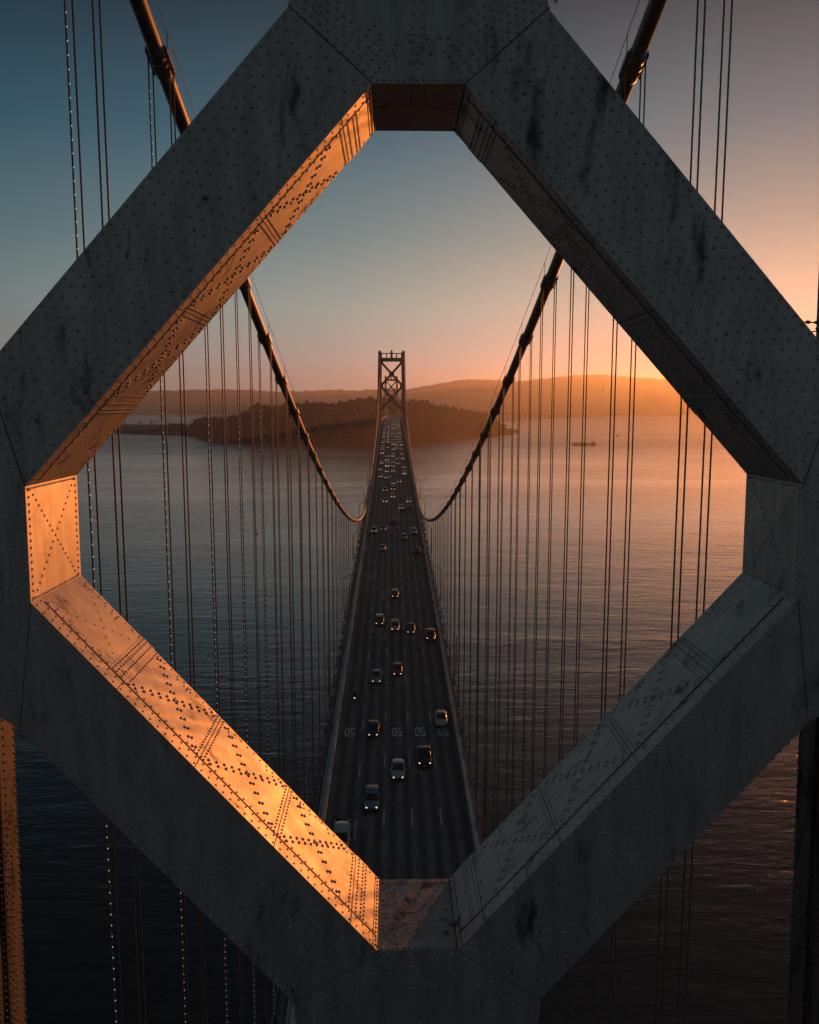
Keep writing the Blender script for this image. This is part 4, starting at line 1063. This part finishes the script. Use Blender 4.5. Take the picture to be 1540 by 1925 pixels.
mb = MB(); mb.beam((-31, 0, 8.6), (10, 0, 8.2), .5, .5)
for x in (-31, -20, -9, 2, 10): mb.beam((x, 0, 4), (x, 0, 8.8), .5, .5)
mb.build('gantry', M['hull'], root)
mb = MB(); mb.boxr(24, 33, -5, 5, 4, 8.6); mb.boxr(26, 32, -4, 4, 8.6, 11.2); mb.boxr(26.5, 30, -5.4, 5.4, 11.2, 12.4); mb.build('deckhouse', M['super'], root)
mb = MB(); mb.tube([(31, 0, 11), (31, 0, 14)], .9, 8); mb.tube([(28, 0, 12), (28, 0, 16)], .2, 6); mb.build('funnel', M['hull'], root)
def wake(name, pts, w0, w1, label):
    mb = MB(); n = len(pts)
    for i, (x, y) in enumerate(pts):
        w = w0 + (w1 - w0) * i / (n - 1); mb.v += [(x, y - w, .03), (x, y + w, .03)]
    for i in range(n - 1): mb.f.append([2 * i, 2 * i + 2, 2 * i + 3, 2 * i + 1]); mb.m.append(0); mb.sm.append(False)
    tag(mb.build(name, M['wake']), label, kind='structure')
m, t, b = newmat('wake_water'); b.inputs['Base Color'].default_value = (0.03, 0.035, 0.035, 1); b.inputs['Roughness'].default_value = 0.35; b.inputs['IOR'].default_value = 1.2
bp = N(t, 'ShaderNodeBump', Strength=1.0, Distance=0.6); t.links.new(noise_(t, coords(t, (.3, .6, 1)), 1.0, 3), bp.inputs['Height']); t.links.new(bp.outputs[0], b.inputs['Normal']); M['wake'] = m
wake('ship_wake', [(615 + i * 22, 2497 + i * 5 + 3 * sin(i * .8)) for i in range(26)], 5, 16, 'dark wake line trailing to the right behind the cargo ship')
wake('boat_wake', [(884 + i * 26, 3211 + i * 4) for i in range(22)], 4, 22, 'thin wake line behind the small motor boat')
root = empty('motor_boat', (877, 3210, 0)); tag(root, 'tiny motor boat leaving a thin wake beyond the cargo ship', 'boat')
mb = MB(); mb.prism([(-9, 3.2), (8, 2.6), (8, -.5), (-6, -.5)], -2.4, 2.4); mb.build('hull', M['hull'], root)
mb = MB(); mb.prism([(-3, 2.9), (-1.5, 5.4), (4, 5.4), (5, 2.7)], -1.8, 1.8); mb.tube([(1, 0, 5.4), (1, 0, 9)], .15, 5); mb.build('cabin', M['super'], root)
def sail(x, y, s_, label, a=0.3):
    root = empty('sailboat', (x, y, 0), a); tag(root, label, 'sailboat', 'sailboats on the bay')
    mb = MB(); st = [(-4, .1, 1.1), (-2.5, 1.0, .9), (1.5, 1.2, .8), (4, .8, .9)]; vs = []
    for q, w, z in st: vs += [(q * s_, -w * s_, z * s_), (q * s_ * .9, 0, -.5 * s_), (q * s_, w * s_, z * s_)]
    mb.add(vs, [(3 * i + k, 3 * i + (k + 1) % 3, 3 * i + 3 + (k + 1) % 3, 3 * i + 3 + k) for i in range(3) for k in range(3)] + [(2, 1, 0), (9, 10, 11)]); mb.build('hull', M['hull'], root)
    mb = MB(); mb.tube([(0, 0, .6 * s_), (0, 0, 9.5 * s_)], .10 * s_, 6); mb.beam((0, 0, 1.8 * s_), (3.4 * s_, 0, 1.8 * s_), .12 * s_, .12 * s_); mb.build('mast', M['iron'], root)
    mb = MB(); mb.add([(.1, -.02, 2.0 * s_), (3.3 * s_, -.02, 2.0 * s_), (1.4 * s_, .35 * s_, 5.5 * s_), (.1, -.02, 9.2 * s_)], [(0, 1, 2), (0, 2, 3)]); mb.add([(-.1, 0, 8.4 * s_), (-3.7 * s_, 0, 1.2 * s_), (-.6 * s_, .3 * s_, 1.4 * s_)], [(0, 1, 2)]); mb.build('sail', M['hull'], root)
sail(117, 1640, .9, 'dark little sailboat on the pale water right of the traffic', 1.2)
sail(-129, 784, .55, 'tiny sailboat low on the left water between the hangers', 1.35)

# bird
mb = MB(); mb.tube([(0, -.14, 0), (0, -.05, 0), (0, .06, 0), (0, .2, 0)], [.01, .045, .04, .008], 6)
for sx in (-1, 1): mb.add([(0, -.05, .02), (0, .07, .02), (sx * .22, .02, .09), (sx * .45, .08, .03), (sx * .24, -.07, .09)], [(0, 4, 2, 1), (4, 3, 2)] if sx > 0 else [(1, 2, 4, 0), (2, 3, 4)], 0)
o = mb.build('bird', M['trim']); o.location = (-4.5, 120, H + 21.0); tag(o, 'single dark bird high in the open sky inside the diamond', 'bird')

# trees that stand apart on the island skyline, its tip and the low shore
def tree_mesh(kind, seed):
    r = random.Random(seed)
    tr = MB(); cr = MB()
    if kind == 'palm':
        tr.tube([(0, 0, -1), (.3, 0, 6), (.1, 0, 13)], [.6, .4, .3], 6)
        for k in range(16):
            a = k * 2 * pi / 16 + r.uniform(-.15, .15); L = r.uniform(3.4, 4.6); z = 13; p = Vector((.1, 0, 13)); d = Vector((cos(a), sin(a), 0)); w = Vector((-sin(a), cos(a), 0)) * .55
            q1 = p + d * L * .5 + Vector((0, 0, r.uniform(.2, 1.4))); q2 = p + d * L - Vector((0, 0, r.uniform(.8, 2.6)))
            cr.add([p - w * .3, p + w * .3, q1 + w, q1 - w, q2], [(0, 1, 2, 3), (3, 2, 4)])
    elif kind == 'pine':
        tr.tube([(0, 0, -2), (.4, .2, 8), (0, 0, 19)], [.8, .5, .15], 6)
        for k in range(6):
            z = 7 + k * 2.2; a = r.uniform(0, 6.28); L = r.uniform(2, 4) * (1 - k / 9); tr.tube([(0, 0, z - 1), (cos(a) * L, sin(a) * L, z)], [.22, .08], 5); clump(cr, cos(a) * L * .7, sin(a) * L * .7, z - .8, r.uniform(2.0, 3.2) * (1 - k / 10), 2.6, r, 14)
        clump(cr, 0, 0, 16.5, 1.6, 4.5, r, 16)
    else:
        tr.tube([(0, 0, -2), (.5, .1, 4), (.2, 0, 8)], [.9, .6, .35], 6)
        for k in range(9):
            a = k * .9 + r.uniform(-.3, .3); L = r.uniform(2.0, 5.2); z = r.uniform(7.5, 13); tr.tube([(.3, 0, 5.5), (cos(a) * L, sin(a) * L, z)], [.35, .1], 5); clump(cr, cos(a) * L, sin(a) * L, z - 1.5, r.uniform(2.4, 3.8), r.uniform(3, 4.4), r, 16)
    return tr.mesh('trunk', M['bark']), cr.mesh('crown', M['leaf2'])
TM = {(k, s_): tree_mesh(k, s_) for k in ('palm', 'pine', 'broad') for s_ in (1, 2, 3)}
def tree(kind, ta, d, sc, label, group, seed=1, lift=0.0):
    z = max(0.5, island_height(ta, d)) + lift
    name = {'palm': 'palm_tree', 'pine': 'pine_tree', 'broad': 'broadleaf_tree'}[kind]
    root = empty(name, (ta * d, d, z), seed * 1.3 + ta * 50); root.scale = (sc, sc, sc)
    tag(root, label, 'tree', group); a, b = TM[(kind, seed)]; part('trunk', a, root); part('crown', b, root)
for i in range(9):
    ta = -0.278 + i * 0.0062; ds = interp(SHORE, ta)
    tree('palm', ta, ds + 330, 1.15, '%s palm from the left in the row along the low shore' % ORD(i + 1), 'palms along the low shore', 1 + i % 3)
for i, (ta, dd, sc, kd, lb) in enumerate([(0.1275, 250, 1.7, 'broad', 'tall leaning tree standing clear above the right end of the island'), (0.1345, 150, 1.15, 'broad', 'round tree on the slope below the tall one at the island tip'), (0.1435, 60, 1.0, 'pine', 'low dark pine nearest the point of the island')]):
    tree(kd, ta, interp(SHORE, ta) + dd, sc, lb, 'trees at the island tip', 1 + i % 3)
rt_ = random.Random(5)
spots = [-0.318, -0.300, -0.286, -0.222, -0.2165, -0.196, -0.188, -0.176, -0.163, -0.158, -0.146, -0.131, -0.117, -0.104, -0.092, -0.079, -0.066, -0.055, -0.047, -0.039, -0.030, 0.024, 0.031, 0.040, 0.049, 0.058, 0.067, 0.078, 0.088, 0.098, 0.108, 0.117]
for i, ta in enumerate(spots):
    ds = interp(SHORE, ta); dep = 900 if ta < -.23 else 750
    kd = 'pine' if i % 3 == 0 else 'broad'
    tree(kd, ta, ds + dep * .40, rt_.uniform(.9, 1.35), '%s of the tall trees standing out along the island skyline from the left' % ORD(i + 1), 'tall trees on the island skyline', 1 + i % 3, -1.0)

# ------------------------------------------------------------------ haze over the bay
mb = MB(); mb.boxr(-10500, 10500, -4000, 13600, -1.8, 575)
hz, t, b = newmat('bay_haze'); t.nodes.remove(b)
vol = t.nodes.new('ShaderNodeVolumePrincipled'); vol.inputs['Color'].default_value = (0.88, 0.93, 1.0, 1)
vol.inputs['Density'].default_value = 0.000063; vol.inputs['Anisotropy'].default_value = 0.72
t.links.new(vol.outputs[0], t.nodes['Material Output'].inputs['Volume'])
tag(mb.build('haze', hz), 'warm evening haze lying over the whole bay', 'haze', kind='stuff')
